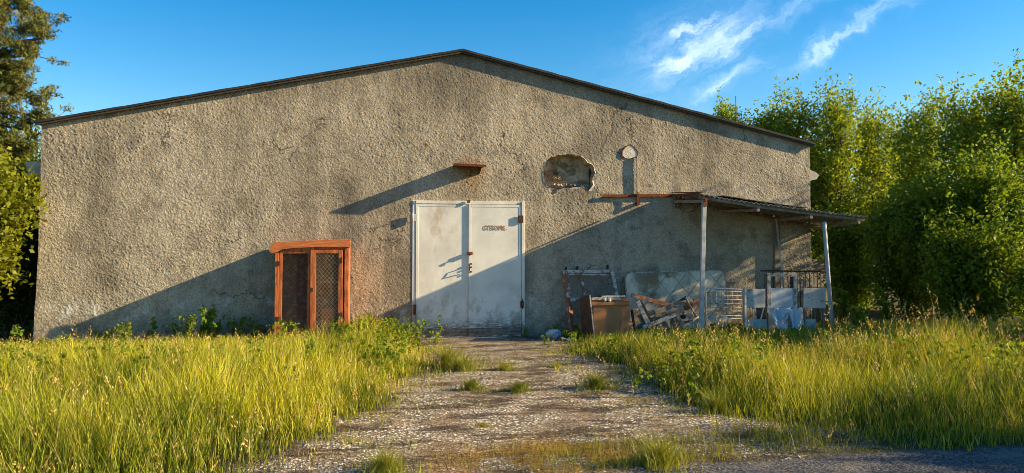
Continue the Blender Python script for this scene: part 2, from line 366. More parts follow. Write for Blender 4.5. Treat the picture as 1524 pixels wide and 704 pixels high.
def ground_m(t, b, co):
    wv = t.n('ShaderNodeNewGeometry').outputs['Position']
    at = t.n('ShaderNodeAttribute', attribute_name='Col'); gr, rd, moss = t.sep(at.outputs['Color'])
    vo = t.n('ShaderNodeTexVoronoi'); vo.inputs['Scale'].default_value = 34; t.put(vo.inputs['Vector'], wv)
    vo2 = t.n('ShaderNodeTexVoronoi'); vo2.inputs['Scale'].default_value = 75; t.put(vo2.inputs['Vector'], wv)
    cell = t.sep(vo.outputs['Color'])[0]; cell2 = t.sep(vo2.outputs['Color'])[0]
    stone = t.ramp(t.math('ADD', t.math('MULTIPLY', cell, .55), t.math('MULTIPLY', cell2, .45)),
                   [(.15, (.26, .215, .16)), (.42, (.54, .47, .37)), (.75, (.80, .73, .60))])
    stone = t.mix(t.mapr(vo.outputs['Distance'], .3, .6), stone, (.20, .165, .12))
    dirt = t.ramp(t.noise(wv, 12, 5, .6), [(.3, (.12, .08, .05)), (.7, (.34, .25, .16))])
    dm = t.mapr(t.noise(t.vmath('MULTIPLY', wv, (.8, 1.7, 1)), 1.9, 7, .74), .47, .56)
    px_, py_, pz_ = t.sep(wv)
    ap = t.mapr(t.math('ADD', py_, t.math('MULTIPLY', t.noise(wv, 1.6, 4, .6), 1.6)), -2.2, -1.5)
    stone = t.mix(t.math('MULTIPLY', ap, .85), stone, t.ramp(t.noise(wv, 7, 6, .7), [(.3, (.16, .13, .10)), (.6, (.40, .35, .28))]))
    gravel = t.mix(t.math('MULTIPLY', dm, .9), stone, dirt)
    dm2 = t.mapr(t.noise(t.vmath('MULTIPLY', t.vmath('ADD', wv, (3, 5, 0)), (.6, 2.0, 1)), 1.7, 6, .70), .50, .57); gravel = t.mix(t.math('MULTIPLY', dm2, .8), gravel, (.055, .038, .026))
    gravel = t.mix(moss, gravel, t.ramp(t.noise(wv, 18, 5, .6), [(.3, (.20, .09, .015)), (.7, (.42, .25, .03))]))
    soil = t.ramp(t.noise(wv, 9, 5, .6), [(.3, (.035, .032, .015)), (.7, (.11, .09, .04))])
    asp = t.ramp(cell2, [(.2, (.045, .045, .05)), (.9, (.17, .165, .16))])
    asp = t.mix(t.math('MULTIPLY', t.mapr(t.noise(wv, 2.5, 5, .6), .52, .62), .6), asp, (.20, .175, .15))
    grit = t.ramp(t.math('ADD', t.math('MULTIPLY', cell2, .6), t.math('MULTIPLY', t.noise(wv, 60, 3, .7), .5)), [(.3, .5), (.55, 1.0), (.8, 1.4)])
    gravel = t.mix(.9, gravel, grit, 'MULTIPLY')
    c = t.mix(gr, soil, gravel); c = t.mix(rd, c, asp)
    t.put(b.inputs['Base Color'], c)
    h = t.math('ADD', t.math('MULTIPLY', t.math('SUBTRACT', 1., vo.outputs['Distance']), t.math('MULTIPLY', cell, 1.2)), t.math('MULTIPLY', t.math('SUBTRACT', 1., vo2.outputs['Distance']), .5))
    h = t.math('ADD', h, t.math('MULTIPLY', t.noise(wv, 10, 4, .6), .8))
    bump(t, b, h, .9, .02)
M_ground = mat('ground_mixed', ground_m, .95, 0, .15)
def stone_m(t, b, co):
    at = t.n('ShaderNodeAttribute', attribute_name='Col'); t.put(b.inputs['Base Color'], at.outputs['Color'])
M_stone = mat('gravel_stone', stone_m, .9, 0, .2)

def leafy(name, trans=.45, rough=.5, tint=(1.25, 1.15, .45), spec=.25):
    m = bpy.data.materials.new(name); m.use_nodes = True; t = NT(m.node_tree)
    at = t.n('ShaderNodeAttribute', attribute_name='Col'); c = at.outputs['Color']
    b = t.n('ShaderNodeBsdfPrincipled'); t.put(b.inputs['Base Color'], c); b.inputs['Roughness'].default_value = rough
    b.inputs['Specular IOR Level'].default_value = spec
    tr = t.n('ShaderNodeBsdfTranslucent'); t.put(tr.inputs[0], t.mix(1., c, tint, 'MULTIPLY'))
    mx = t.n('ShaderNodeMixShader'); mx.inputs[0].default_value = trans
    t.nt.links.new(b.outputs[0], mx.inputs[1]); t.nt.links.new(tr.outputs[0], mx.inputs[2])
    o = t.n('ShaderNodeOutputMaterial'); t.nt.links.new(mx.outputs[0], o.inputs[0]); return m
M_leaf = leafy('broadleaf', .5); M_grass = leafy('grass_blade', .32, .55, (1.3, 1.15, .4)); M_needle = leafy('pine_needle', .2, .6)

# ------------------------------------------------------------------ ground
def poly_world(px): return np.array([[G(a, b).x, G(a, b).y] for a, b in px])
GR = poly_world([(612, 503), (628, 540), (600, 570), (560, 595), (520, 625), (465, 655), (415, 680), (365, 720), (320, 790), (280, 900), (700, 900), (1200, 760), (1200, 700),
                 (1260, 660), (1260, 640), (1150, 625), (1060, 606), (985, 585), (930, 560), (880, 535), (825, 503)])
GR[0, 1] = 0.; GR[-1, 1] = 0.
def sdist(P, poly):
    """signed distance (positive inside) of points P (n,2) to polygon"""
    n = len(poly); dmin = np.full(len(P), 1e9); inside = np.zeros(len(P), bool)
    for i in range(n):
        a = poly[i]; b = poly[(i + 1) % n]; ab = b - a; ap = P - a
        tt = np.clip((ap @ ab) / (ab @ ab + 1e-9), 0, 1); q = ap - tt[:, None] * ab
        dmin = np.minimum(dmin, np.hypot(q[:, 0], q[:, 1]))
        c = ((a[1] > P[:, 1]) != (b[1] > P[:, 1])) & (P[:, 0] < (b[0] - a[0]) * (P[:, 1] - a[1]) / (b[1] - a[1] + 1e-12) + a[0])
        inside ^= c
    return np.where(inside, dmin, -dmin)
RA, RB_ = G(560, 724), G(1524, 662)      # edge line of the road in the foreground
rdir = np.array([RB_.x - RA.x, RB_.y - RA.y]); rdir /= np.hypot(*rdir); rnor = np.array([rdir[1], -rdir[0]])
def sroad(P): return (P - np.array([RA.x, RA.y])) @ rnor
MO = G(835, 675)
def masks(x, y):
    P = np.stack([x, y], 1); wob = (vnoise(x, y, 1.3, 3, 5) - .5)
    g = sdist(P, GR) + wob * 1.5; r = sroad(P) + wob * .35
    gr = np.clip(g / .25 + .5, 0, 1); gr = np.maximum(gr, ((x > -.8) & (x < 1.35) & (y > -1.2)) * 1.); rd = np.clip(r / .12 + .5, 0, 1)
    strip = np.clip((-sroad(P)) / .15, 0, 1) * np.clip((sroad(P) + 1.0 + .5 * wob) / .3, 0, 1) * np.clip((x + 1.2) / 1.0, 0, 1)
    moss = np.exp(-(((x - MO.x) / .75) ** 2 + ((y - MO.y) / .45) ** 2)) * 1.6 * (vnoise(x, y, 3.5, 8, 4) > .46)
    moss = np.clip(moss, 0, 1)
    return gr, rd, strip, moss
def gfade(x, y):
    return np.clip(.55 - (sdist(np.stack([x, y], 1), GR) + (vnoise(x, y, 1.3, 3, 5) - .5) * 1.5 + (vnoise(x, y, 5, 13, 3) - .5) * .5) / .9, 0, 1) ** 1.4 * (1 - ((x > -.75) & (x < 1.3) & (y > -1.0)))
def hgt(x, y):
    gr, rd, st, mo = masks(x, y)
    return (vnoise(x, y, .6, 21, 3) - .5) * .10 * np.clip(-y / 2, 0, 1) + (vnoise(x, y, 6, 22, 3) - .5) * .035 * gr * (1 - rd) * np.clip(-y / 1.5, .2, 1)
stp = .05; xs = np.arange(-11, 13.001, stp); ys = np.arange(-13.2, 0.001, stp)
X, Y = np.meshgrid(xs, ys); xf, yf = X.ravel(), Y.ravel()
gr, rd, stv, mo = masks(xf, yf)
zf = hgt(xf, yf); edge = np.minimum.reduce([xf + 11, 13 - xf, yf + 13.2]); zf = zf * np.clip(edge, 0, 1)
V = np.stack([xf, yf, zf], 1); nx, ny = len(xs), len(ys)
ii = (np.arange(ny - 1)[:, None] * nx + np.arange(nx - 1)[None]).ravel()
F4 = np.stack([ii, ii + 1, ii + nx + 1, ii + nx], 1)
cols = np.stack([gr * (1 - .55 * stv), rd, mo], 1)
fg = gr[F4].mean(1) > .5; fr = rd[F4].mean(1) > .5
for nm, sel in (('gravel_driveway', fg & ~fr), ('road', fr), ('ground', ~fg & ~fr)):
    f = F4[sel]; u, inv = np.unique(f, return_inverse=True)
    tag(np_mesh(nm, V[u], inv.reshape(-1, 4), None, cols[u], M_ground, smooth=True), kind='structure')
# the wide ground sheet out to the horizon, with a hole where the near patch lies
def far_m(t, b, co):
    c = t.ramp(t.noise(co, .6, 6, .6), [(.3, (.03, .035, .012)), (.7, (.09, .09, .03))]); t.put(b.inputs['Base Color'], c)
    bump(t, b, t.noise(co, 4, 4, .6), .6, .1)
M_far = mat('far_grassland', far_m, .95)
b_ = MB(); xa, xb_, ya, yb = -11, 13, -13.2, 0.0
for (x0, x1, y0, y1) in ((-900, xa, -900, 900), (xb_, 900, -900, 900), (xa, xb_, -900, ya), (xa, xb_, yb, 900)):
    b_.add([(x0, y0, 0), (x1, y0, 0), (x1, y1, 0), (x0, y1, 0)], [(0, 1, 2, 3)])
tag(b_.build('grassland', M_far, loc=(0, 0, 0)), kind='structure')

# ------------------------------------------------------------------ building
HW, EH, AH, DEP = 6.91, 3.62, 5.13, 9.0
bd = thing('warehouse', 'low gabled warehouse with rough tan roughcast front and white steel double door', 'building', (0, 0, 0))
# hole outline (broken opening)
hp = [(690, 165), (704, 150), (720, 135), (748, 132), (756, 123), (785, 124), (815, 118), (850, 120), (878, 130), (900, 130), (926, 150), (940, 170), (962, 178), (975, 190), (979, 212), (985, 232), (972, 255),
      (965, 275), (972, 300), (958, 322), (945, 335), (930, 322), (915, 312), (890, 316), (860, 316), (832, 322), (800, 322), (770, 330), (745, 325), (720, 318), (700, 306), (686, 290), (680, 268), (676, 240), (677, 210), (684, 186)]
hole = [W(640 + a / 4.01, 200 + c / 4.01) for a, c in hp]
def roofz(x): return EH + (AH - EH) * (1 - abs(x) / HW)
# front wall: a finely modelled sheet of roughcast, with the broken opening left out
nu_, nv_ = 1400, 500
U = np.linspace(0, 1, nu_ + 1); Vv = np.linspace(0, 1, nv_ + 1); UU, VV = np.meshgrid(U, Vv)
wx = -HW + 2 * HW * UU; top = EH + (AH - EH) * (1 - abs(wx) / HW); wz = -.05 + (top + .05) * VV
ca_, sa_ = math.cos(R(-38)), math.sin(R(-38)); ra_ = wx * ca_ - wz * sa_; rb_ = (wx * sa_ + wz * ca_)
n1 = vnoise(ra_, rb_ * .55, 42, 61, 1); n2 = vnoise(wx, wz, 48, 62, 1); n3 = vnoise(wx, wz, 1.2, 63, 2); blob = np.clip((vnoise(wx, wz, 27, 64, 2) - .58) * 5, 0, 1)
amt = .55 + .8 * vnoise(wx, wz, .9, 65, 3)
dsp = (.0042 * np.abs(n1 - .5) * 2 + .0045 * n2 + .0022 * blob) * amt + .008 * n3
edgel = np.clip((.02 + .02 * np.sin(wz * 2.3 + 1) + .015 * vnoise(wz, wz * 0, 5, 66, 3)), 0, .06) * np.clip((2.6 - wz) / .6, 0, 1)
wx2 = wx - edgel * np.clip(1 - (wx + HW) / .4, 0, 1)
Vw = np.stack([wx2, -dsp, wz], -1).reshape(-1, 3)
ii = (np.arange(nv_)[:, None] * (nu_ + 1) + np.arange(nu_)[None]).ravel(); Fw = np.stack([ii, ii + 1, ii + nu_ + 2, ii + nu_ + 1], 1)
def sd2(P, poly):
    n = len(poly); inside = np.zeros(len(P), bool)
    for i in range(n):
        a = poly[i]; b = poly[(i + 1) % n]
        c = ((a[1] > P[:, 1]) != (b[1] > P[:, 1])) & (P[:, 0] < (b[0] - a[0]) * (P[:, 1] - a[1]) / (b[1] - a[1] + 1e-12) + a[0]); inside ^= c
    return inside
cen = Vw[Fw].mean(1)[:, [0, 2]]; Fw = Fw[~sd2(cen, [(p.x, p.z) for p in hole])]
np_mesh('front_wall', Vw, Fw, None, None, M_stucco, parent=bd, smooth=True)
# side and rear walls
b_ = MB()
b_.add([(-HW - .03, 0, -.05), (-HW - .03, DEP, -.05), (-HW, DEP, EH), (-HW, 0, EH)], [(0, 1, 2, 3)])
b_.build('side_wall', M_stucco, bd)
b_ = MB(); b_.add([(HW, 0, -.05), (HW, DEP, -.05), (HW, DEP, EH), (HW, 0, EH)], [(3, 2, 1, 0)]); b_.build('side_wall', M_stucco, bd)
b_ = MB(); b_.add([(-HW, DEP, -.05), (HW, DEP, -.05), (HW, DEP, EH), (0, DEP, AH), (-HW, DEP, EH)], [(0, 1, 2, 3, 4)]); b_.build('rear_wall', M_stucco, bd)
# niche behind the broken opening: ragged reveal and back
hc = sum(hole, Vector()) / len(hole); n = len(hole); rg = random.Random(2)
b_ = MB(); rings = [[hc + (p - hc) * 1.07 + Vector((0, .002, 0)) for p in hole]]
for dpt, sc in ((.05, 1.0), (.11, .97), (.19, .93)):
    rings.append([hc + (p - hc) * sc + Vector((rg.uniform(-.012, .012), dpt + rg.uniform(-.008, .008), rg.uniform(-.012, .012))) for p in hole])
vs = [p for r_ in rings for p in r_] + [hc + Vector((0, .2, 0))]
fs = []
for k in range(3):
    for i in range(n): j = (i + 1) % n; fs.append((k * n + i, k * n + j, (k + 1) * n + j, (k + 1) * n + i))
fs += [(3 * n + i, 3 * n + (i + 1) % n, 4 * n) for i in range(n)]
nich = b_.add(vs, fs).build('wall_opening', M_niche, bd)
# mortar swirl lump and stones lying in the opening
b_ = MB()
lc = W(828, 266, -.17)
for k in range(6):
    pts = [lc + Vector((math.cos(a) * (.20 - .033 * k), -.012 * k + .01 * math.sin(a * 5), abs(math.sin(a)) * (.17 - .028 * k) - .03)) for a in [i * math.pi / 10 for i in range(11)]]
    b_.tube(pts, .012, 5)
b_.build('mortar_ridges', M_niche, nich)
rg = random.Random(31); b_ = MB()
for k in range(14):
    p = W(700 / 4.01 * 0 + rg.uniform(825, 872), rg.uniform(274, 280), -rg.uniform(.03, .15)); sz = rg.uniform(.02, .05)
    b_.box(p, (sz * 1.4, sz, sz), Matrix.Rotation(rg.uniform(0, 3), 3, 'Y') @ Matrix.Rotation(rg.uniform(0, 3), 3, 'Z'))
ob_ = b_.build('rubble', M_niche, nich)
b_ = MB(); c0 = W(874, 262, -.14); b_.box(c0 + Vector((.05, .0, -.02)), (.03, .04, .30)); b_.build('slot_shade', M_tar, nich)  # solid black strip standing in for the shade inside a narrow slit
# pale chipped plaster collar along the lower right edge of the hole
b_ = MB(); rg = random.Random(9)
for i0, i1, wd in ((17, 22, .05), (22, 36, .024), (9, 15, .012)):
    for i in range(i0, i1):
        a, c = hole[i % n], hole[(i + 1) % n]; oa = a + (a - hc).normalized() * rg.uniform(.4, 1.2) * wd; oc = c + (c - hc).normalized() * rg.uniform(.4, 1.2) * wd
        e = Vector((0, -.018, 0)); mid = (oa + oc) / 2 + (a - hc).normalized() * rg.uniform(-.01, .02)
        b_.add([a + e, c + e, oc + e * .6, mid + e * .4, oa + e * .6], [(0, 4, 3, 2, 1)])
b_.build('chipped_plaster', M_plaster, nich)
b_ = MB(); p = W(827, 283, .012); b_.bar(p + Vector((0, 0, .05)), p - Vector((0, 0, .05)), .03, .02); b_.build('rusty_stub', M_rust, nich)

# roof
OV = .11; SO = .075
def rz(x): return AH + .02 - (AH - EH) / HW * abs(x)
b_ = MB()
for s in (-1, 1):
    xe = s * (HW + SO)
    rg = random.Random(s + 5); n_ = 46; pts_ = [(xe * k / n_, rg.uniform(-.004, .004), rg.uniform(-.0035, .0035)) for k in range(n_ + 1)]
    lo = [Vector((x, -OV + dy, rz(x) + dz * .4)) for x, dz, dy in pts_]; hi = [Vector((x, -OV + dy, rz(x) + .040 + dz)) for x, dz, dy in pts_]
    m_ = len(lo); lb = [Vector((p.x, DEP + OV, p.z)) for p in lo]; hb = [Vector((p.x, DEP + OV, p.z)) for p in hi]; q_ = []
    for k in range(n_): q_ += [(k, k + 1, m_ + k + 1, m_ + k), (m_ + k, m_ + k + 1, 3 * m_ + k + 1, 3 * m_ + k), (k, 2 * m_ + k, 2 * m_ + k + 1, k + 1), (2 * m_ + k, 3 * m_ + k, 3 * m_ + k + 1, 2 * m_ + k + 1)]
    q_ += [(n_, 2 * m_ + n_, 3 * m_ + n_, m_ + n_)]
    b_.add(lo + hi + lb + hb, q_)
rf = b_.build('roof', M_roof, bd)
b_ = MB()
for s in (-1, 1):
    xe = s * (HW + SO - .02)
    b_.prism([(0, -OV + .015, rz(0) - .035), (xe, -OV + .015, rz(xe) - .035), (xe, -OV + .015, rz(xe) - .003), (0, -OV + .015, rz(0) - .003)], (0, .025, 0))
b_.build('eaves_board', M_fascia, bd)
# small slabs on the side walls
p = W(60, 251, 0)
b_ = MB(); b_.bb(W(38, 251, -.15).x, -HW - .06, .15, 1.2, p.z - .11, p.z + .12); b_.build('side_box', M_white, bd, bevel=.01)
b_ = MB(); q = W(1222, 268, -.8)
b_.prism([(HW + .003, .04, q.z - .10), (HW + .17, .04, q.z - .06), (HW + .23, .04, q.z + .02), (HW + .15, .04, q.z + .08), (HW + .003, .04, q.z + .13)], (0, .5, 0)); b_.build('side_ledge', M_conc, bd)
# rod on the far side of the roof
b_ = MB(); a = W(1095, 143, -7.); b_.tube([Vector((a.x, 7., rz(a.x))), Vector((a.x, 7., a.z))], .012, 5); b_.build('roof_rod', M_iron, bd)

# rusty little canopy over the door
L = W(672, 248.5); Rr = W(714, 250)
D0 = .48
b_ = MB()
zA = L.z + .00
b_.prism([(L.x + .02, -.002, zA + .00), (Rr.x + .03, -.002, zA - .012), (Rr.x + .05, -D0, zA - .022), (L.x, -D0, zA - .002)], (0, 0, .018))
cp = b_.build('door_canopy', M_rust, bd)
b_ = MB(); b_.prism([(L.x, -D0, zA - .022), (Rr.x + .05, -D0, zA - .042), (Rr.x + .05, -D0, zA - .024), (L.x, -D0, zA - .004)], (0, .012, 0)); b_.build('canopy_lip', M_rust, cp)
b_ = MB(); b_.prism([(Rr.x - .02, -.004, zA - .014), (Rr.x - .02, -.36, zA - .02), (Rr.x - .02, -.004, zA - .13)], (.012, 0, 0)); b_.build('canopy_web', M_rust, cp)
b_ = MB(); p = W(700, 257); b_.tube([p, p + Vector((0, -.15, .01))], .011, 6); b_.tube([p + Vector((0, -.15, .03)), p + Vector((0, -.15, -.05))], .014, 6)
b_.tube([p + Vector((-.01, 0, -.06)), p + Vector((-.01, -.14, -.05))], .009, 6); b_.build('canopy_bracket', M_rust, cp)

# rusty bar, conduit and patch on the right of the front wall
a = W(897, 291.5, .06); c = W(1000, 290.5, .06)
b_ = MB(); b_.bar(a, c, .018, .05, up=(0, 0, 1)); b_.bar(a + Vector((0, .028, -.02)), c + Vector((0, .028, -.02)), .035, .012, up=(0, 0, 1)); b_.build('wall_bar', M_rust, bd)
b_ = MB(); a = W(948.5, 232, .045); c = W(949, 304, .045)
b_.bar(a, W(949, 288, .045), .022, .045); b_.build('conduit', M_conc, bd)
b_ = MB(); b_.bar(W(949, 286, .09), W(949, 306, .09), .03, .03, seg=3, wob=.004); b_.box(W(949, 303, .06), (.06, .1, .05)); b_.build('conduit_clamp', M_rust, bd)
b_ = MB(); pp = [(926, 232), (926, 225), (931, 219), (938, 215), (944, 219), (949, 226), (949, 233), (946, 235), (936, 236), (930, 235)]
b_.prism([W(x, y, .024) for x, y in pp], (0, .020, 0)); b_.build('plaster_patch', M_plaster, bd)
b_ = MB(); ppw = [W(x, y, .026) for x, y in pp]
for i in range(len(ppw)):
    if i in (7, 8): continue
    b_.bar(ppw[i], ppw[(i + 1) % len(ppw)], .014, .012)
b_.build('patch_rim', M_rust, bd)

# double door ---------------------------------------------------------------
x0, x1, zt = -.875, 1.15, 2.445
fr_ = MB(); fr_.bb(x0, x0 + .055, -.018, -.003, .02, zt); fr_.bb(x1 - .055, x1, -.06, -.003, .02, zt); fr_.bb(x0 + .058, x1 - .058, -.035, -.003, zt - .055, zt)
fr_.bb(x0 + .058, x1 - .058, -.03, -.003, .0, .03)
dfr = fr_.build('door_frame', M_door, bd, bevel=.004)
def leaf(xa, xb, yo, nm):
    b = MB(); za, zb = .16, zt - .062
    b.bb(xa, xb, yo, -.004, za, zb); lf = b.build('door', M_door, bd, bevel=.003)
    lf['label'] = nm
    s = MB(); e = yo - .005
    for (a, c, z0, z1) in ((xa, xa + .045, za, zb), (xb - .045, xb, za, zb), (xa + .047, xb - .047, zb - .045, zb), (xa + .047, xb - .047, za, za + .05)): s.bb(a, c, e, yo + .001, z0, z1)
    s.build('door_rim', M_door, lf, bevel=.003)
    k = MB(); k.bb(xa + .01, xb - .01, yo + .004, -.004, .035, .085); k.bb(xa + .01, xb - .01, yo + .001, -.004, .09, .155); k.build('kick_board', M_greywood, lf)
    return lf
lfL = leaf(-.815, .118, -.022, 'left leaf with rust bleeding from its top')
lfR = leaf(.124, 1.09, -.045, 'right leaf with rusty lettering')
b_ = MB(); b_.bb(x0 - .035, x0 + .07, -.075, -.046, 2.08, 2.2); b_.tube([(x0 + .0, -.08, 2.06), (x0 + .0, -.08, 2.22)], .014); b_.build('hinge', M_white, lfL)
b_ = MB(); b_.bb(x0 + .02, x0 + .07, -.06, -.046, .42, .6); b_.build('hinge', M_rust, lfL)
b_ = MB(); b_.bb(x1 - .12, x1 - .03, -.085, -.061, 2.06, 2.19); b_.build('hinge', M_iron, lfR)
b_ = MB(); b_.bb(x1 - .08, x1 - .02, -.075, -.061, .52, .64); b_.tube([(x1 - .045, -.08, .5), (x1 - .045, -.08, .68)], .012); b_.build('hinge', M_rust, lfR)
b_ = MB(); hx = W(701, 377, .06); b_.box((hx.x - .02, -.075, hx.z), (.09, .05, .05)); b_.tube([(hx.x - .05, -.06, hx.z), (hx.x - .055, -.13, hx.z - .02), (hx.x + .03, -.14, hx.z - .01)], .012); b_.build('latch', M_rust, lfR)
b_ = MB(); b_.tube([(hx.x - .03, -.055, hx.z - .22), (hx.x - .03, -.11, hx.z - .2), (hx.x - .035, -.125, hx.z - .27), (hx.x - .03, -.06, hx.z - .31)], .010); b_.build('handle', M_rust, lfR)
for dz in (-.19, -.25, -.33): b_ = MB(); b_.tube([(hx.x + .0, -.05, hx.z + dz), (hx.x + .0, -.075, hx.z + dz)], .018); b_.build('lock', M_rust, lfR)
b_ = MB(); b_.box((.12, -.062, zt - .01), (.05, .02, .05)); b_.build('top_catch', M_rust, lfR)
# stencilled lettering
fc = bpy.data.curves.new('lettering', 'FONT'); fc.body = 'GTESOPK.'; fc.size = .115; fc.extrude = .0015; fc.space_character = 1.2; fc.offset = .0012
to = bpy.data.objects.new('t', fc); C.objects.link(to); bpy.context.view_layer.update()
dg = bpy.context.evaluated_depsgraph_get(); me = bpy.data.meshes.new_from_object(to.evaluated_get(dg)); bpy.data.objects.remove(to)
a = W(720.5, 342, .053); e = W(754.5, 342, .053)
wv_ = max(v.co.x for v in me.vertices); sx = (e.x - a.x) / wv_
for v in me.vertices: v.co = Vector((a.x + v.co.x * sx, -.0525 - v.co.z, a.z + v.co.y))
me.materials.clear(); me.materials.append(M_letter); lt = bpy.data.objects.new('lettering', me); C.objects.link(lt); lt.parent = lfR

# plants on the roof ridge
# ------------------------------------------------------------------ vegetation generators
def leaves_np(centres, radii, counts, size, rgn, col_a, col_b, flat=.75, asp=.6):
    """rhombic leaves scattered in clumps -> verts, quads, cols"""
    idx = np.repeat(np.arange(len(centres)), counts); N = len(idx)
    off = rgn.normal(size=(N, 3)); off /= np.linalg.norm(off, axis=1)[:, None] + 1e-9
    off *= (rgn.rand(N, 1) ** .5); P = centres[idx] + off * radii[idx][:, None] * np.array([1, 1, flat if np.isscalar(flat) else 1.])
    a = rgn.normal(size=(N, 3)); a /= np.linalg.norm(a, axis=1)[:, None]
    nn = rgn.normal(size=(N, 3)) + np.array([0, 0, .6]); b = np.cross(a, nn); b /= np.linalg.norm(b, axis=1)[:, None] + 1e-9
    s = size * rgn.uniform(.6, 1.25, (N, 1)); n2 = np.cross(a, b)
    v = np.stack([P - a * s, P + b * s * asp + n2 * s * .15, P + a * s, P - b * s * asp + n2 * s * .15], 1).reshape(-1, 3)
    t = rgn.rand(N, 1); cl = rgn.rand(len(centres), 1)[idx] * .5 + t * .5
    c = np.array(col_a) * (1 - cl) + np.array(col_b) * cl
    f = np.arange(N * 4).reshape(-1, 4)
    return v, f, np.repeat(c, 4, axis=0)

def make_tree(name, label, base, H, spread, seed, group=None, ca=(.035, .075, .012), cb=(.12, .19, .02), leaf=.048, n_limb=16, low=.12, per=55, clump=.36, top_pow=.8, lean=(0, 0), cat='tree', bark=None):
    rg = np.random.RandomState(seed); root = thing(name, label, cat, base, group)
    B = np.array(base, float); tb = MB(); cents = []; rad = []
    tp = [B + np.array([lean[0] * k / 6 + rg.normal() * .05 * k / 3, lean[1] * k / 6 + rg.normal() * .05 * k / 3, H * .9 * k / 6]) for k in range(7)]
    tp[0] = B + np.array([0, 0, -.1]); r0 = .025 * H * .8
    tb.tube([tuple(p) for p in tp], [r0 * (1 - .13 * k) for k in range(7)], 7)
    for i in range(n_limb):
        h = low + (.93 - low) * (i + rg.rand()) / n_limb; q = h * H * .9 / H / .9 * 6; k = min(5, int(q)); s = tp[k] + (tp[k + 1] - tp[k]) * (q - k)
        az = rg.rand() * 6.283 if i % 2 else (i * 2.4); prof = (1 - abs(h - .42) ** 1.4 * 1.35)
        Ln = spread * max(.25, prof) * rg.uniform(.5, 1.3); el = R(rg.uniform(15, 45) + 35 * h)
        dr = np.array([math.cos(az) * math.cos(el), math.sin(az) * math.cos(el), math.sin(el)])
        pts = [s]; 
        for j in range(4):
            dr = dr + np.array([0, 0, .12]) + rg.normal(size=3) * .13; dr /= np.linalg.norm(dr); pts.append(pts[-1] + dr * Ln / 4)
        tb.tube([tuple(p) for p in pts], [r0 * .42 * (1 - .22 * j) * (1 - .5 * h) for j in range(5)], 5)
        for j in range(1, 5):
            for m in range(2 if j < 4 else 1):
                d2 = dr * .4 + rg.normal(size=3) * .75 + np.array([0, 0, .35]); d2 /= np.linalg.norm(d2); l2 = rg.uniform(.25, .6) * (.5 + .25 * spread)
                e2 = pts[j] + d2 * l2
                tb.tube([tuple(pts[j]), tuple((pts[j] + e2) / 2 + rg.normal(size=3) * .03), tuple(e2)], [.014, .009, .004], 3)
                cents.append(e2); rad.append(clump * rg.uniform(.6, 1.25)); cents.append((pts[j] + e2) / 2); rad.append(clump * rg.uniform(.5, .9))
        # upright shoot at the limb end
        if h > .45:
            z = pts[-1]
            for m in range(3):
                z = z + np.array([rg.normal() * .07, rg.normal() * .07, clump * .75]); cents.append(z); rad.append(clump * (.62 - .14 * m))
    z = tp[-1]
    for m in range(4): z = z + np.array([rg.normal() * .06, rg.normal() * .06, H * .028]); cents.append(z); rad.append(clump * (.75 - .14 * m))
    cents = np.array(cents); rad = np.array(rad)
    tb.build('trunk', bark or M_bark, root)
    cnt = np.maximum(8, (per * 1.15 * (rad / clump) ** 2 * rg.uniform(.6, 1.3, len(rad)))).astype(int)
    v, f, c = leaves_np(cents, rad, cnt, leaf, rg, ca, cb, flat=1.05)
    np_mesh('crown', v - B, f, None, c, M_leaf, parent=root)
    return root
def copy_tree(root, loc, rz_, sc, label, group):
    r_ = root.copy(); C.objects.link(r_); r_.location = loc; r_.rotation_euler = (0, 0, rz_); r_.scale = (sc,) * 3; r_['label'] = label
    if group: r_['group'] = group
    elif 'group' in r_: del r_['group']
    for ch in list(root.children):
        c = ch.copy(); C.objects.link(c); c.parent = r_
    return r_

def at_y(px, py, yw):
    return W(px, py, -yw)
GT = 'leafy trees right of the building'
CA, CB = (.09, .15, .012), (.33, .40, .030)
def ytree(px, top, yw, spread, seed, label, **kw):
    p = at_y(px, top, yw); return make_tree('leafy_tree', label, (p.x, yw, 0), p.z * (.90 if px > 1350 else .96), spread, seed, GT, ca=CA, cb=CB, **kw)
ytree(1118, 150, 9.2, 1.7, 11, 'thin tree whose crown peeks over the right roof slope, leaning left', n_limb=18, low=.4, lean=(-.9, 0), per=44, clump=.30)
ytree(1185, 128, 8.2, 2.0, 12, 'leafy tree with a tall spire rising just over the right eaves', n_limb=24, low=.15, per=46, clump=.38)
ytree(1245, 134, 7.4, 2.1, 13, 'leafy tree right behind the pale ledge on the side wall', n_limb=28, low=.12, per=46, clump=.38)
ytree(1300, 158, 7.8, 2.1, 14, 'leafy tree with a low rounded top behind the concrete fence', n_limb=26, low=.12, per=46, clump=.4)
ytree(1380, 145, 4.8, 2.0, 15, 'tall leafy tree second from the right edge of the photo', n_limb=30, low=.1, per=46, clump=.38)
ytree(1445, 122, 3.0, 2.0, 16, 'tall leafy tree with two pointed tops near the right edge', n_limb=32, low=.1, per=46, clump=.38)
ytree(1512, 98, 1.8, 2.0, 17, 'tallest leafy tree, at the right edge of the photo', n_limb=32, low=.08, per=46, clump=.38)
ytree(1345, 205, 8.6, 2.4, 18, 'leafy tree filling the dip between the taller crowns', n_limb=26, low=.1, per=46, clump=.42)
ytree(1148, 142, 9.0, 1.9, 20, 'leafy tree rising between the leaning thin tree and the tall spire', n_limb=24, low=.3, per=44, clump=.34)
ytree(1088, 150, 10.0, 1.3, 21, 'slim tree showing only its tip above the roof slope, leftmost of the right trees', n_limb=16, low=.4, lean=(-.3, 0), per=42, clump=.30)
ytree(1215, 210, 10.5, 2.6, 19, 'leafy tree standing furthest back behind the right eaves', n_limb=26, low=.1, per=46, clump=.45)
GB = 'dense dark shrubs under the trees'
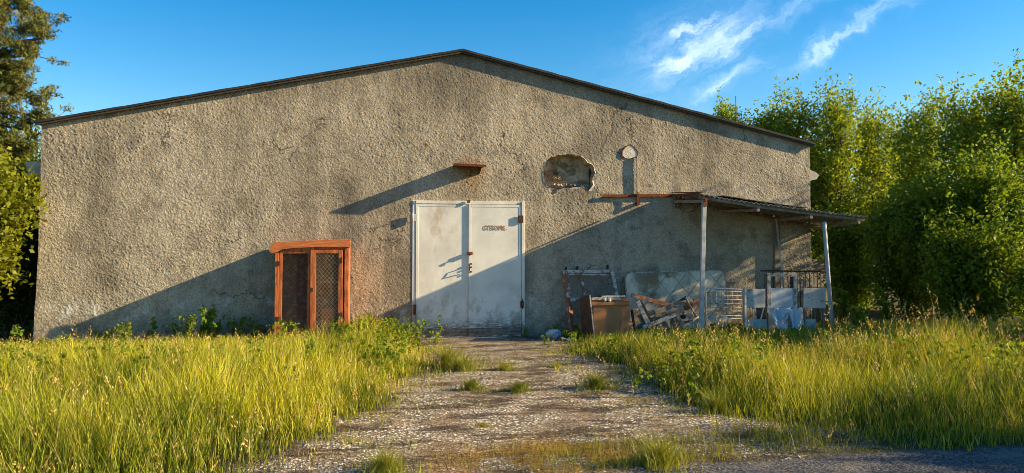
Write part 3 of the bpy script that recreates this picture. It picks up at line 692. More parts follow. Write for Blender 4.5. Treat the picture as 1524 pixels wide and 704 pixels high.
for k, (px, top, yw, sp, lab) in enumerate([(1395, 300, 1.6, 1.5, 'dense dark green shrub beneath the tallest trees'), (1480, 280, .7, 1.6, 'dense dark green shrub at the right edge of the photo'),
        (1340, 335, 2.6, 1.1, 'dense dark green shrub in front of the concrete fence end'), (1440, 405, .2, 1.5, 'low dark shrub spreading over the grass at right'), (1265, 350, 4.6, .9, 'small leafy shrub right behind the shelter corner')]):
    p = at_y(px, top, yw); make_tree('shrub', lab, (p.x, yw, 0), p.z, sp, 40 + k, GB, ca=(.06, .12, .012), cb=(.22, .31, .025), n_limb=24, low=.03, per=60, clump=.36, cat='shrub')
# trees on the sunny side, outside the frame: they shade the wall foot, shelter and lower crowns
SH = 'trees standing right of the frame'
shade = make_tree('leafy_tree', 'leafy tree standing beyond the right edge of the frame', (13.3, -3.9, 0), 4.4, 1.8, 71, SH, ca=CA, cb=CB, n_limb=26, low=.05, per=60, clump=.42)
make_tree('leafy_tree', 'tall thin crowned tree just beyond the right edge, its shade dappling the wall', (13.3, -2.0, 0), 5.9, 1.6, 72, SH, ca=CA, cb=CB, n_limb=20, low=.06, per=26, clump=.36)
for k, (x, y, sc) in enumerate([(15.6, -1.2, .68), (15.4, -5.6, 1.0), (12.2, -5.2, .85), (18, -3.6, 1.15), (12.6, -10.2, .85), (10.4, -9.7, .72), (15.4, -11.2, 1.0), (9.6, -11.2, .7)]):
    copy_tree(shade, (x, y, 0), k * 1.3, sc, 'leafy tree standing beyond the right edge of the frame', SH)

# left side: yellow-green trees, dark undergrowth and a pine
GL = 'yellow green trees left of the building'
for k, (px, top, yw, sp, lab) in enumerate([(-30, 250, -.45, 1.0, 'yellow green leafy tree beside the left corner of the building'), (-115, 240, -.9, 1.0, 'yellow green leafy tree at the left edge of the photo'),
                                           (20, 235, 6.5, 2.2, 'yellow green leafy tree behind the pine boughs')]):
    p = at_y(px, top, yw); make_tree('leafy_tree', lab, (p.x, yw, 0), p.z, sp, 60 + k, GL, ca=(.09, .12, .010), cb=(.28, .30, .02), n_limb=26, low=.38 if k < 2 else .12, per=60, clump=.36)
p = at_y(15, 400, 1.0)
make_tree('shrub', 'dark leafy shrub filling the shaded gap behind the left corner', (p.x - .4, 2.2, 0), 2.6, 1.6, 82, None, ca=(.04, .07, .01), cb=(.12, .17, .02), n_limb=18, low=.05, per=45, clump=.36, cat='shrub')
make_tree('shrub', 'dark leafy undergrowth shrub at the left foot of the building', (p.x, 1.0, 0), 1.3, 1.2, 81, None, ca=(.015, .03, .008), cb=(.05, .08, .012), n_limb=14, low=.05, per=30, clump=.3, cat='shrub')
# pine with boughs reaching into the top left
pr_ = np.random.RandomState(7); yw = 2.5; tpx = at_y(-95, 369, yw)
pine = thing('pine_tree', 'tall pine with dark green boughs reaching into the top left of the photo', 'tree', (tpx.x, yw, 0))
tb = MB(); tb.tube([(tpx.x, yw, -.1), (tpx.x + .1, yw, 3), (tpx.x, yw + .1, 6), (tpx.x + .1, yw, 9.5)], [.24, .2, .16, .08], 9)
bc = []
def bough(pxs, hstart, yo=0., n=1):
    """pxs: pixel path from trunk outwards"""
    pts = [Vector((tpx.x, yw, hstart))] + [at_y(a, b, yw + yo) for a, b in pxs]
    tb.tube(pts, [.035 * (1 - .8 * i / len(pts)) + .006 for i in range(len(pts))], 6)
    for i in range(1, len(pts)):
        L_ = (pts[i] - pts[i - 1]).length; m = max(2, int(L_ / .16))
        for q in range(m):
            p = pts[i - 1].lerp(pts[i], (q + pr_.rand()) / m)
            for z in range(4):
                dd = Vector(pr_.normal(size=3)) * .21 + Vector((.06, 0, .06)); e = p + dd
                tb.tube([p, e], [.012, .005], 3)
                bc.append(e); bc.append(p.lerp(e, .55))
for path, hs_, yo in [([(-20, 20), (30, 12), (60, 30)], 6.6, .3), ([(-20, 40), (30, 45), (76, 40)], 6.4, 0), ([(-30, 60), (20, 62), (62, 58)], 6.1, -.4), ([(-30, 85), (10, 85), (45, 82), (58, 84)], 5.6, .2), ([(-40, 0), (20, -8), (50, 8)], 7.2, .2),
                      ([(-40, 120), (5, 112), (28, 112)], 5.2, 0), ([(-40, 135), (0, 135), (40, 142), (60, 146)], 4.9, .3), ([(-40, 165), (5, 160), (40, 170), (56, 180)], 4.6, 0),
                      ([(-30, 190), (0, 186), (30, 192), (58, 200)], 4.3, .2), ([(-30, 215), (0, 212), (45, 225)], 4., -.2), ([(-30, 245), (0, 238), (30, 250)], 3.7, 0), ([(-30, 105), (-5, 100), (10, 130)], 5.4, 0), ([(-60, -40), (0, -60), (40, -50)], 8, 0),
                      ([(-150, 30), (-190, 20)], 6.5, 0), ([(-150, 130), (-200, 140)], 5, 0), ([(-140, -60), (-170, -80)], 8.2, 0)]:
    bough(path, hs_, yo)
tb.build('trunk', M_pinebark, pine)
bcn = np.array([tuple(p) for p in bc]); N = len(bcn); rad = pr_.uniform(.09, .17, N)
v, f, c = leaves_np(bcn, rad, np.full(N, 48), .05, pr_, (.045, .07, .016), (.20, .20, .035), asp=.2)
np_mesh('crown', v - np.array([tpx.x, yw, 0]), f, None, c, M_needle, parent=pine)
# bare twigs in the dark gap at left
b_ = MB(); rg = random.Random(4)
for k in range(14):
    s = at_y(rg.uniform(0, 48), 500, .7); pts = [Vector((s.x, .7, 0))]
    for j in range(5): pts.append(pts[-1] + Vector((rg.uniform(-.25, .25), rg.uniform(-.1, .1), rg.uniform(.1, .4))))
    b_.tube(pts, [.012, .01, .008, .006, .005, .003], 4)
tag(b_.build('dead_branches', M_bark, loc=b_.base()), 'bare grey dead branches tangled in the dark gap at left', 'branches')

# background trees beyond, closing the horizon
far = make_tree('far_tree', 'distant leafy tree in the wood behind the building', (24, 26, 0), 6.0, 3.0, 90, 'trees of the wood behind', ca=CA, cb=CB, n_limb=26, low=.05, per=50, clump=.7, leaf=.12)
for k, (x, y, sc) in enumerate([(17, 20, .8), (30, 20, 1.), (36, 14, 1.1), (20, 14, .75), (27, 10, .8), (-12, 22, .8), (-17, 16, .9), (-22, 22, 1.1), (-15, 9, .75), (-23, 10, 1.), (-8, 30, .7), (-30, 5, 1.1), (-21, 2, .8)]):
    copy_tree(far, (x, y, 0), k * .9, sc, 'distant leafy tree in the wood behind the building', 'trees of the wood behind')

# concrete slab fence behind the shelter on the right
fn = thing('concrete_fence', 'low brownish concrete slab fence glimpsed behind the right trees', 'fence', (11, 6.8, 0))
for k in range(8):
    x = 7.6 + k * 1.5; b_ = MB()
    for j in range(3): b_.bb(x + .07, x + 1.43, 6.77, 6.83, .02 + j * .42, .42 + j * .42)
    b_.build('slab_panel', M_fence, fn)
    b_ = MB(); b_.bb(x - .06, x + .06, 6.72, 6.88, -.1, 1.42); b_.build('fence_post', M_fence, fn)

# ------------------------------------------------------------------ grass
def blades(P, h, wd, lean_amp, ca, cb, rgn, tip=None, seg=3, lean_dir=None):
    N = len(P); az = rgn.rand(N) * 6.283; la = rgn.rand(N) * 6.283
    wx = np.cos(az) * wd / 2; wy = np.sin(az) * wd / 2
    lx = np.cos(la) * lean_amp * h * rgn.uniform(.2, 1.2, N); ly = np.sin(la) * lean_amp * h * rgn.uniform(.2, 1.2, N)
    if lean_dir is not None: lx = lx + lean_dir[0] * h; ly = ly + lean_dir[1] * h
    vs = []; ts = [0, .4, .75, 1.]; ws = [1, .85, .55, 0]
    for k, (tt, ww) in enumerate(zip(ts, ws)):
        cx = P[:, 0] + lx * tt ** 1.8; cy = P[:, 1] + ly * tt ** 1.8; cz = P[:, 2] + h * (tt - .12 * lean_amp * tt ** 3)
        if k < 3: vs.append(np.stack([cx - wx * ww, cy - wy * ww, cz], 1)); vs.append(np.stack([cx + wx * ww, cy + wy * ww, cz], 1))
        else: vs.append(np.stack([cx, cy, cz], 1))
    v = np.stack(vs, 1).reshape(-1, 3); b = np.arange(N)[:, None] * 7
    f4 = np.concatenate([b + np.array([[0, 1, 3, 2]]), b + np.array([[2, 3, 5, 4]])]); f3 = b + np.array([[4, 5, 6]])
    q = np.clip(rgn.rand(N) * .75 + (vnoise(P[:, 0], P[:, 1], 1.3, 77, 5) - .38) * 1.6, 0, 1)[:, None]; c = np.array(ca) * (1 - q) + np.array(cb) * q
    return v, f4, f3, np.repeat(c, 7, axis=0)
def join(parts):
    vs, a4, a3, cs = [], [], [], []; o = 0
    for v, f4, f3, c in parts:
        vs.append(v); cs.append(c); a4.append(f4 + o)
        if f3 is not None and len(f3): a3.append(f3 + o)
        o += len(v)
    return np.concatenate(vs), np.concatenate(a4), (np.concatenate(a3) if a3 else None), np.concatenate(cs)
def seedheads(P, h, rgn, ca, cb, lean=.25):
    """thin stalks carrying a feathery head"""
    N = len(P); st = blades(P, h, .0045, lean, ca, cb, rgn)
    tips = st[0].reshape(N, 7, 3)[:, 6]; sub = st[0].reshape(N, 7, 3)[:, 4:6].mean(1); dr = tips - sub; dr /= np.linalg.norm(dr, axis=1)[:, None]
    M = 10; idx = np.repeat(np.arange(N), M); k = np.tile(np.arange(M), N) / M
    base = tips[idx] - dr[idx] * (.13 * (1 - k))[:, None]; o = rgn.normal(size=(len(idx), 3)) * .012; s = .012 * (1.15 - k * .6)
    a = dr[idx] + rgn.normal(size=(len(idx), 3)) * .35; a /= np.linalg.norm(a, axis=1)[:, None]; b = np.cross(a, rgn.normal(size=a.shape)); b /= np.linalg.norm(b, axis=1)[:, None]
    b_ = base + o; s = s[:, None]
    v = np.stack([b_ - a * s * 1.3, b_ + b * s * .45, b_ + a * s * 1.3, b_ - b * s * .45], 1).reshape(-1, 3)
    q = rgn.rand(len(idx), 1); c = np.array((.36, .25, .08)) * (1 - q) + np.array((.66, .50, .20)) * q
    return join([st, (v, np.arange(len(v)).reshape(-1, 4), None, np.repeat(c, 4, axis=0))])

rgn = np.random.RandomState(1)
camx, camy = CAM.x, CAM.y; fx, fy = F0.x, F0.y; rx_, ry_ = R0.x, R0.y
def sample(n, xr, yr, hang=.74):
    x = rgn.uniform(*xr, n); y = rgn.uniform(*yr, n)
    dep = (x - camx) * fx + (y - camy) * fy; lat = (x - camx) * rx_ + (y - camy) * ry_
    return x, y, dep, lat
def meadow(n, xr, yr, hscale, wscale, ca, cb, lean, hmin=.0, short=False, dens=None, farw=.0006):
    x, y, dep, lat = sample(n, xr, yr)
    gr, rd, st, mo = masks(x, y)
    keep = (dep > 3.0) & (abs(lat) < dep * .80 + .8) & (y < -.03)
    cov = gfade(x, y) * (1 - rd) * (.45 + .9 * vnoise(x, y, 2.4, 33, 3))
    if dens is not None: cov = cov * dens(x, y)
    pk = np.clip(9. / np.maximum(dep, 3), .6, 1.0)
    keep &= rgn.rand(n) < cov * pk
    x, y, dep, cov = x[keep], y[keep], dep[keep], cov[keep]
    # tussocky height variation; lower towards the driveway edge
    g = -sdist(np.stack([x, y], 1), GR); eg = np.clip((g + .35) / 1.1, .16, 1)
    rr = np.clip(-sroad(np.stack([x, y], 1)) / .9, .22, 1)
    hv = (.35 + 1.0 * vnoise(x, y, 1.3, 5, 3) + .55 * (vnoise(x, y, 4.5, 6, 2) - .3)) * (.45 + .9 * rgn.rand(len(x)) ** 1.3)
    h = np.maximum(hmin, hscale * hv * eg * rr * hmap(x, y))
    P = np.stack([x, y, hgt(x, y) - .01], 1)
    return P, h, wscale * (.7 + .6 * rgn.rand(len(x))) + dep * farw
# left meadow: sunlit yellow-green
parts = []
def hmap(x, y):
    """mown shorter along the wall, rank away from it"""
    left = .26 + .74 * np.clip((-y - .3) / 4.2, 0, 1); left = np.maximum(left, (.55 + .4 * np.clip((x + 2.3) / .6, 0, 1)) * np.clip((x + 4.1) / 1.0, 0, 1) * (x < 1.5))
    right = .42 + .62 * np.clip((-y - 1.6) / 2.8, 0, 1)
    return np.where(x < .7, left, right)
for side, xr, n1 in (('L', (-11, 1.2), 210000), ('R', (.5, 12.5), 190000)):
    ca, cb = ((.10, .15, .010), (.47, .46, .030)) if side == 'L' else ((.08, .14, .010), (.42, .42, .03))
    hs = .46
    P, h, wd = meadow(n1, xr, (-11.5, 0), hs, .0035, ca, cb, .4)
    parts.append(blades(P, h, wd, .42, ca, cb, rgn))
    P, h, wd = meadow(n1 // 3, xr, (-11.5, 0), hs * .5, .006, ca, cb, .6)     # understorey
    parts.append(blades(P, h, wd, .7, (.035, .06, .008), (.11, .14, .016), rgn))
    P, h, wd = meadow(n1 // 14, xr, (-11.5, 0), hs * 1.05, .0035, ca, cb, .5)  # straw blades
    parts.append(blades(P, h, wd, .55, (.36, .28, .09), (.58, .48, .20), rgn))
v, f4, f3, c = join(parts)
tag(np_mesh('meadow_grass', v, f4, f3, c, M_grass), 'tall sunlit yellow green grass growing on both sides of the gravel', 'grass', kind='stuff')
parts = []
P, h, wd = meadow(5200, (-11, 1.2), (-11, 0), .52, .004, 0, 0, 0); parts.append(seedheads(P, np.maximum(h, .25), rgn, (.26, .24, .05), (.4, .34, .1), .4))
P, h, wd = meadow(6000, (.5, 12.5), (-8, -3.0), .64, .004, 0, 0, 0, dens=lambda x, y: np.clip(1 - abs(y + 4.6) / 2.0, .06, 1)); parts.append(seedheads(P, np.maximum(h, .25), rgn, (.3, .27, .06), (.44, .36, .12), .35))
v, f4, f3, c = join(parts)
tag(np_mesh('seed_stalks', v, f4, f3, c, M_grass), 'thin straw coloured seed stalks standing above the grass', 'grass', kind='stuff')
# short grass strip between gravel and road
x, y, dep, lat = sample(70000, (-3, 9), (-11, -4)); gr, rd, st, mo = masks(x, y)
keep = (rgn.rand(len(x)) < st * gr * (.25 + 1.2 * (vnoise(x, y, 2.2, 31, 3) > .47)) * (1 - rd) * .8 * np.clip((x + 1.) / 1.6, .15, 1)) & (dep > 3)
x, y = x[keep], y[keep]; P = np.stack([x, y, hgt(x, y) - .01], 1); hh = .06 + .16 * vnoise(x, y, 1.6, 12, 3) * rgn.rand(len(x)) * 2 * np.clip((x + .6) / 2., .3, 1.2)
v, f4, f3, c = join([blades(P, hh, .005 * np.ones(len(x)), .7, (.08, .12, .012), (.27, .27, .035), rgn)])
tag(np_mesh('verge_grass', v, f4, f3, c, M_grass), 'short patchy grass strip between the gravel and the road', 'grass', kind='stuff')
# sparse sprouts in the gravel and dry litter
x, y, dep, lat = sample(30000, (-5, 7), (-11, -.3)); gr, rd, st, mo = masks(x, y)
keep = rgn.rand(len(x)) < gr * (1 - rd) * ((vnoise(x, y, 1.5, 41, 4) > .56) * .5 + np.clip(1 - sdist(np.stack([x, y], 1), GR) / .8, 0, 1) * .5 + .02)
x, y = x[keep], y[keep]; P = np.stack([x, y, hgt(x, y) - .004], 1); m = len(x)
v, f4, f3, c = blades(P, .02 + .05 * rgn.rand(m), .006 * np.ones(m), 1.6, (.14, .12, .03), (.34, .25, .09), rgn)
tag(np_mesh('dry_litter', v, f4, f3, c, M_grass), 'short dry grass litter lying over the gravel edges', 'grass', kind='stuff')
x, y, dep, lat = sample(60000, (-5, 7), (-11, -1.6)); gr, rd, st, mo = masks(x, y)
dE = sdist(np.stack([x, y], 1), GR); band = np.exp(-((y + 3.4 + .25 * x) / .35) ** 2) * (x < 1.6)
keep = rgn.rand(len(x)) < gr * (1 - rd) * np.clip((vnoise(x, y, 2.1, 43, 5) - .45) * 5, 0, 1) * np.clip(1.1 - dE / 1.3 + band, 0, 1) * .8
x, y = x[keep], y[keep]; P = np.stack([x, y, hgt(x, y) - .004], 1); m = len(x)
v, f4, f3, c = blades(P, .03 + .15 * rgn.rand(m) ** 2, .006 * np.ones(m), 1.1, (.10, .15, .012), (.40, .36, .05), rgn)
tag(np_mesh('creeping_weeds', v, f4, f3, c, M_grass), 'ragged low weeds creeping from the edges into the gravel', 'grass', kind='stuff')
# broad leaved weeds mixed through the meadow
x, y, dep, lat = sample(5200, (-11, 12), (-11, -.2)); keep = (rgn.rand(len(x)) < gfade(x, y) * (masks(x, y)[1] < .5) * (vnoise(x, y, .8, 91, 3) > .47)) & (dep > 7.5)
x, y = x[keep], y[keep]; hh = .45 * hmap(x, y) * (.6 + .6 * rgn.rand(len(x))); cs = []
for q in range(9): cs.append(np.stack([x + rgn.normal(size=len(x)) * .035, y + rgn.normal(size=len(x)) * .035, hh * (.25 + .85 * rgn.rand(len(x)))], 1))
cs = np.concatenate(cs); v, f, c = leaves_np(cs, np.full(len(cs), .035), np.full(len(cs), 4), .028, rgn, (.07, .14, .012), (.26, .34, .03))
tag(np_mesh('meadow_weeds', v, f, None, c, M_leaf), 'small leafed green weeds mixed through the tall grass', 'weeds', kind='stuff')
# loose stones
x, y, dep, lat = sample(110000, (-5, 7.5), (-11, -.2)); gr, rd, st, mo = masks(x, y)
keep = (rgn.rand(len(x)) < np.clip(gr * (1 - rd * .8) * (.06 + .30 * (vnoise(x, y, 1.9, 51, 4) > .5)) * np.clip((-y + .2) / 2.5, .15, 1), 0, 1)) & (dep > 3.2)
x, y = x[keep], y[keep]; m = len(x); s = (.0035 + .014 * rgn.rand(m) ** 5)
oc = np.array([[1, 0, 0], [0, 1, 0], [-1, 0, 0], [0, -1, 0], [0, 0, 1], [.7, .7, -.6], [-.7, -.7, -.6]], float)
off = oc[None] * s[:, None, None] * rgn.uniform(.6, 1.3, (m, 7, 3)) * np.array([1, 1, .6]); an_ = rgn.rand(m) * 6.28
ro = np.stack([off[..., 0] * np.cos(an_)[:, None] - off[..., 1] * np.sin(an_)[:, None], off[..., 0] * np.sin(an_)[:, None] + off[..., 1] * np.cos(an_)[:, None], off[..., 2]], -1)
v = (ro + np.stack([x, y, hgt(x, y) + s * .3], 1)[:, None]).reshape(-1, 3)
fb = np.array([[0, 1, 4], [1, 2, 4], [2, 3, 4], [3, 0, 4], [0, 5, 1], [2, 6, 3], [0, 3, 6], [0, 6, 5], [1, 5, 2], [5, 6, 2]])
f3 = (np.arange(m)[:, None, None] * 7 + fb[None]).reshape(-1, 3); g_ = rgn.uniform(.12, .52, (m, 1)); c = np.repeat(g_ * np.array([[1.1, .98, .80]]), 7, axis=0)
tag(np_mesh('loose_stones', v, None, f3, c, M_stone), 'loose pale gravel stones scattered over the driveway', 'gravel', kind='stuff')

# single tufts in the driveway
def tuft(px, py, n, hgt_, rad_, label, ca=(.10, .14, .012), cb=(.30, .30, .04)):
    p = G(px, py); a = rgn.rand(n) * 6.28; rr = rad_ * np.minimum(abs(rgn.normal(size=n)) * .8, 1.7) * (.7 + .5 * np.sin(a * 3 + px)); x = p.x + np.cos(a) * rr * 1.3; y = p.y + np.sin(a) * rr
    P = np.stack([x, y, hgt(x, y) - .01], 1); h = hgt_ * (.35 + 1.0 * rgn.rand(n) ** 1.5) * np.clip(1.1 - .6 * rr / rad_, .2, 1.1)
    v, f4, f3, c = blades(P, h, .006 * np.ones(n), .9, ca, cb, rgn)
    o = np_mesh('grass_tuft', v, f4, f3, c, M_grass, loc=(p.x, p.y, 0)); tag(o, label, 'grass tuft', 'grass tufts growing in the driveway')
tuft(702, 582, 700, .14, .17, 'low round grass tuft in the driveway, left of the other two in its row')
tuft(773, 584, 650, .12, .18, 'low grass tuft in the middle of the driveway')
tuft(888, 580, 750, .19, .24, 'spiky grass tuft towards the right side of the driveway')
tuft(665, 548, 800, .32, .25, 'taller grass tuft at the left edge of the concrete apron')
tuft(690, 553, 500, .24, .22, 'grass tuft leaning out beside the taller one left of the apron')
tuft(752, 553, 450, .12, .2, 'thin sparse grass tuft in a crack of the apron')
tuft(828, 548, 260, .07, .16, 'tiny flat grass tuft at the right of the apron')
tuft(720, 630, 300, .05, .12, 'flat scrap of grass in the gravel below the tufts')
tuft(1065, 612, 400, .24, .12, 'lone upright grass tuft at the right edge of the gravel')
tuft(575, 700, 700, .16, .22, 'grass tuft at the bottom edge left of centre')
tuft(980, 690, 900, .2, .3, 'leafy grass tuft at the bottom edge right of the moss')

# leafy weeds by the wall foot and elsewhere
def weed(px, base_out, h, label, seed, nst=4, leafs=.04, ca=(.08, .15, .015), cb=(.22, .33, .03), name='weed_plant'):
    rg = np.random.RandomState(seed); p = W(px, 500, base_out); root = thing(name, label, 'weed', (p.x, -base_out, 0), 'weeds along the wall'); cs = []; tb = MB()
    for k in range(nst):
        q = np.array([p.x + rg.normal() * .05, -base_out + rg.normal() * .04, 0]); hh = h * rg.uniform(.65, 1.05); dx = rg.normal(size=2) * .1
        e = q + np.array([dx[0], dx[1], hh]); tb.tube([tuple(q), tuple((q + e) / 2 + rg.normal(size=3) * .015), tuple(e)], [.005, .004, .002], 4)
        for j in range(int(hh / .035)): cs.append(q + (e - q) * (.2 + .8 * rg.rand()) + rg.normal(size=3) * .02)
    tb.build('stem', M_bark, root); cs = np.array(cs)
    v, f, c = leaves_np(cs, np.full(len(cs), .045), np.full(len(cs), 3), leafs, rg, ca, cb)
    np_mesh('foliage', v - np.array([p.x, -base_out, 0]), f, None, c, M_leaf, parent=root)
weed(303, .35, .62, 'broad leafed green weed against the wall, biggest of the left row', 1, 6)
weed(326, .3, .5, 'bushy green weed just right of the biggest one', 2, 5)
weed(246, .3, .62, 'tall thin stalked weed against the lower left wall', 3, 1, .03)
weed(350, .35, .42, 'small green weed between the bushy one and the orange cabinet', 4, 3)
weed(225, .3, .4, 'small weed left of the tall thin stalk', 5, 3)
weed(545, .5, .5, 'leafy green weed right of the orange cabinet', 6, 6)
weed(575, .35, .42, 'leafy green weed between cabinet and door', 7, 5)
weed(598, .3, .35, 'small leafy weed beside the left door jamb', 8, 4)
weed(782, .12, .14, 'tiny weed at the foot of the right door jamb', 9, 3, .025)
weed(22, .2, .45, 'straggly weed at the left corner of the building', 10, 3)
weed(100, .3, .3, 'low weed near the left corner of the wall', 12, 3)
for k, (px, out, h, lab) in enumerate([(150, .25, .3, 'low spreading weed under the shadow tip on the left wall'), (190, .4, .42, 'thin weed between the shadow tip and the tall thin stalk'), (275, .5, .5, 'ragged weed in front of the wall, left of the biggest one'),
        (380, .5, .5, 'wispy weed left of the orange cabinet'), (430, 1.1, .5, 'weed growing before the left cabinet post'), (500, 1.1, .48, 'weed growing before the right cabinet post'), (560, .8, .48, 'tall bright weed between cabinet and door'), (585, .7, .44, 'tall bright weed nearest the left door jamb'), (530, .9, .5, 'bright weed at the foot of the right cabinet side')]):
    weed(px, out, h, lab, 60 + k, 7, .03, (.09, .16, .012), (.30, .36, .03))
for k, (px, out, h, lab) in enumerate([(1280, .6, .5, 'leafy weed in the shade just right of the shelter post'), (1320, -.6, .75, 'tall leafy weed in the shade under the trees'), (1255, -1.5, .8, 'yellowish weed behind the right shelter post')]):
    weed(px, out, h, lab, 20 + k, 8, .045)

# ------------------------------------------------------------------ orange cage cabinet
cbn = thing('cage_cabinet', 'orange brown wooden cabinet with wire mesh doors against the wall', 'cabinet', (W(464, 500, .4).x, -.4, 0))
o_ = .75; xl, xr = W(409, 430, o_).x, W(519, 430, o_).x; zt = 1.625; zb = .12
def cx_(px): return W(px, 430, o_).x
b_ = MB(); b_.bb(xl, xl + .022, -o_ + .09, -.06, zb, zt); b_.build('side_panel', M_orange, cbn)
b_ = MB(); b_.bb(xr - .022, xr, -o_ + .09, -.06, zb, zt); b_.build('side_panel', M_orange, cbn)
b_ = MB(); b_.bb(xl + .024, xr - .024, -.075, -.06, zb, zt); b_.build('back_panel', M_redwood, cbn)
b_ = MB(); b_.bb(xl + .024, xr - .024, -o_ + .06, -.078, zb, zb + .03); b_.build('floor_board', M_orange, cbn)
for px in ((409, 414.5), (512.5, 519)):
    b_ = MB(); b_.bb(cx_(px[0]), cx_(px[1]), -o_ - .02, -o_ + .088, 0, zt); b_.build('corner_post', M_orange, cbn, bevel=.004)
b_ = MB(); b_.bb(cx_(415), cx_(512), -o_ + .01, -o_ + .06, zt - .05, zt); b_.build('top_rail', M_orange, cbn)
def mesh_np(b, a0, a1, z0, z1, y, stepw, r=.0022):
    """diamond wire mesh clipped to a rectangle"""
    w_, h_ = a1 - a0, z1 - z0; sl = 1.15
    n_ = int((w_ + h_ / sl) / stepw) + 1
    for s in (1, -1):
        for k in range(n_ + 1):
            c = -h_ / sl + k * stepw           # line x = c + t/sl
            t0 = max(0, -c * sl); t1 = min(h_, (w_ - c) * sl)
            if t1 - t0 < .01: continue
            xa, xb = c + t0 / sl, c + t1 / sl
            if s < 0: xa, xb = w_ - xa, w_ - xb
            b.bar((a0 + xa, y + s * .001, z0 + t0), (a0 + xb, y + s * .001, z0 + t1), r * 2, r * 1.5)
def cage_door(pa, pb, yo, st, mt, swing=0.):
    a, c = cx_(pa), cx_(pb); z0, z1 = zb + .02, zt - .055
    b = MB(); b.bb(a, a + st, yo - .03, yo, z0, z1); b.bb(c - st * .8, c, yo - .03, yo, z0, z1); b.bb(a + st + .001, c - st * .8 - .001, yo - .028, yo, z1 - .06, z1); b.bb(a + st + .001, c - st * .8 - .001, yo - .028, yo, z0, z0 + .09)
    d = b.build('door', M_orange, cbn, bevel=.003)
    m = MB(); mesh_np(m, a + st, c - st * .8, z0 + .09, z1 - .06, yo - .01, .062, .002 if mt is M_wired else .0026); m.build('wire_mesh', mt, d)
    return d
d1 = cage_door(415.5, 461, -o_ + .015, .045, M_wired); d2 = cage_door(462, 510, -o_ - .015, .085, M_wire)  # shade on the left mesh and sun on the right are in their colours
for z in (.45, 1.35):
    b_ = MB(); b_.box((cx_(508), -o_ - .055, z + .05), (.03, .02, .09)); b_.build('hinge', M_iron, d2)
    b_ = MB(); b_.box((cx_(414), -o_ - .03, z), (.05, .02, .07)); b_.build('hinge', M_iron, d1)
b_ = MB(); b_.box((cx_(465), -o_ - .06, .92), (.025, .03, .07)); b_.build('latch', M_iron, d2)
b_ = MB(); b_.bb(cx_(466), xr - .03, -o_ + .1, -.08, 1.03, 1.055); b_.build('shelf', M_orange, cbn)
b_ = MB(); b_.bb(cx_(461), cx_(464), -o_ + .1, -.08, zb + .03, zt); b_.build('divider', M_orange, cbn)
# front board of the roof with a broken rounded left end
b_ = MB()
pf = [(400, 374), (407, 360), (430, 359), (522, 356), (521, 368), (512, 368), (470, 368), (440, 369), (420, 371), (410, 376), (404, 377)]
b_.prism([W(x, y, o_ + .06) for x, y in pf], (0, .035, 0)); b_.build('front_board', M_orangeh, cbn, bevel=.004)
b_ = MB(); b_.add([W(401, 374, o_ + .02), W(521, 369, o_ + .02), W(521, 368, .04), W(405, 370, .04)] + [p + Vector((0, 0, .03)) for p in (W(401, 374, o_ + .02), W(521, 369, o_ + .02), W(521, 368, .04), W(405, 370, .04))],
    [(0, 1, 2, 3), (7, 6, 5, 4), (0, 4, 5, 1), (1, 5, 6, 2), (2, 6, 7, 3), (3, 7, 4, 0)]); b_.build('roof_board', M_orange, cbn)
# block of wood kept inside: its own thing
a = W(478, 460, .45); c = W(497, 505, .45)
b_ = MB(); b_.bb(a.x, c.x, -.5, -.38, zb + .032, a.z); tag(b_.build('wood_block', M_orangeh, bevel=.006), 'upright orange block of wood inside the cage cabinet', 'block')
a = W(440, 470, .3)
b_ = MB(); b_.prism([(a.x - .25, -.3, zb + .032), (a.x + .2, -.3, zb + .032), (a.x + .22, -.22, .62), (a.x - .2, -.2, .66)], (0, .02, 0)); tag(b_.build('leaning_board', M_redwood), 'dark reddish board leaning inside the left half of the cabinet', 'board')

# ------------------------------------------------------------------ lean-to shelter
sh = thing('lean_to_shelter', 'low lean-to shelter of corrugated sheet on thin steel posts', 'shelter', (5.6, -.7, 0))
OF = 1.33
A0 = W(1000, 290.5, .01); A1 = W(1043, 289, OF); B0 = Vector((7.1, -.01, 2.06)); B1 = W(1290, 322, OF)
def roofp(u, v, dz=0.):     # u along the wall, v outwards
    a = A0.lerp(B0, u); b = A1.lerp(B1, u); p = a.lerp(b, v); sag = -.03 * math.sin(u * math.pi) * v
    return p + Vector((0, 0, sag + dz))
def corr(u, v):
    L_ = 3.1; return (roofp(u, v, .015 * math.sin(u * L_ / .09 * 6.283) + .008 * math.sin(u * 9 + v * 3)), (0, 0, 1))
b_ = MB(); b_.grid(corr, 330, 6, .003); b_.build('corrugated_roof', M_corr, sh)
for v_ in (.04, .5, .95):
    b_ = MB(); pl_ = [roofp(k / 8, v_, -.055) for k in range(9)]; b_.tube(pl_, .03, 4, False); b_.build('purlin', M_greywood, sh)
for u_ in (.015, .34, .66, .955): b_ = MB(); b_.bar(roofp(u_, .0, -.115), roofp(u_, .99, -.115), .05, .05, up=(0, 0, 1)); b_.build('rafter', M_greywood, sh)
b_ = MB(); b_.bar(A0 + Vector((-.02, -.03, 0)), A1 + Vector((-.03, .04, .012)), .03, .035, up=(0, 0, 1)); b_.bar(W(1000, 287, .3), W(1046, 286, OF + .02), .03, .018, up=(0, 0, 1)); b_.build('edge_bar', M_rust, sh)
b_ = MB()
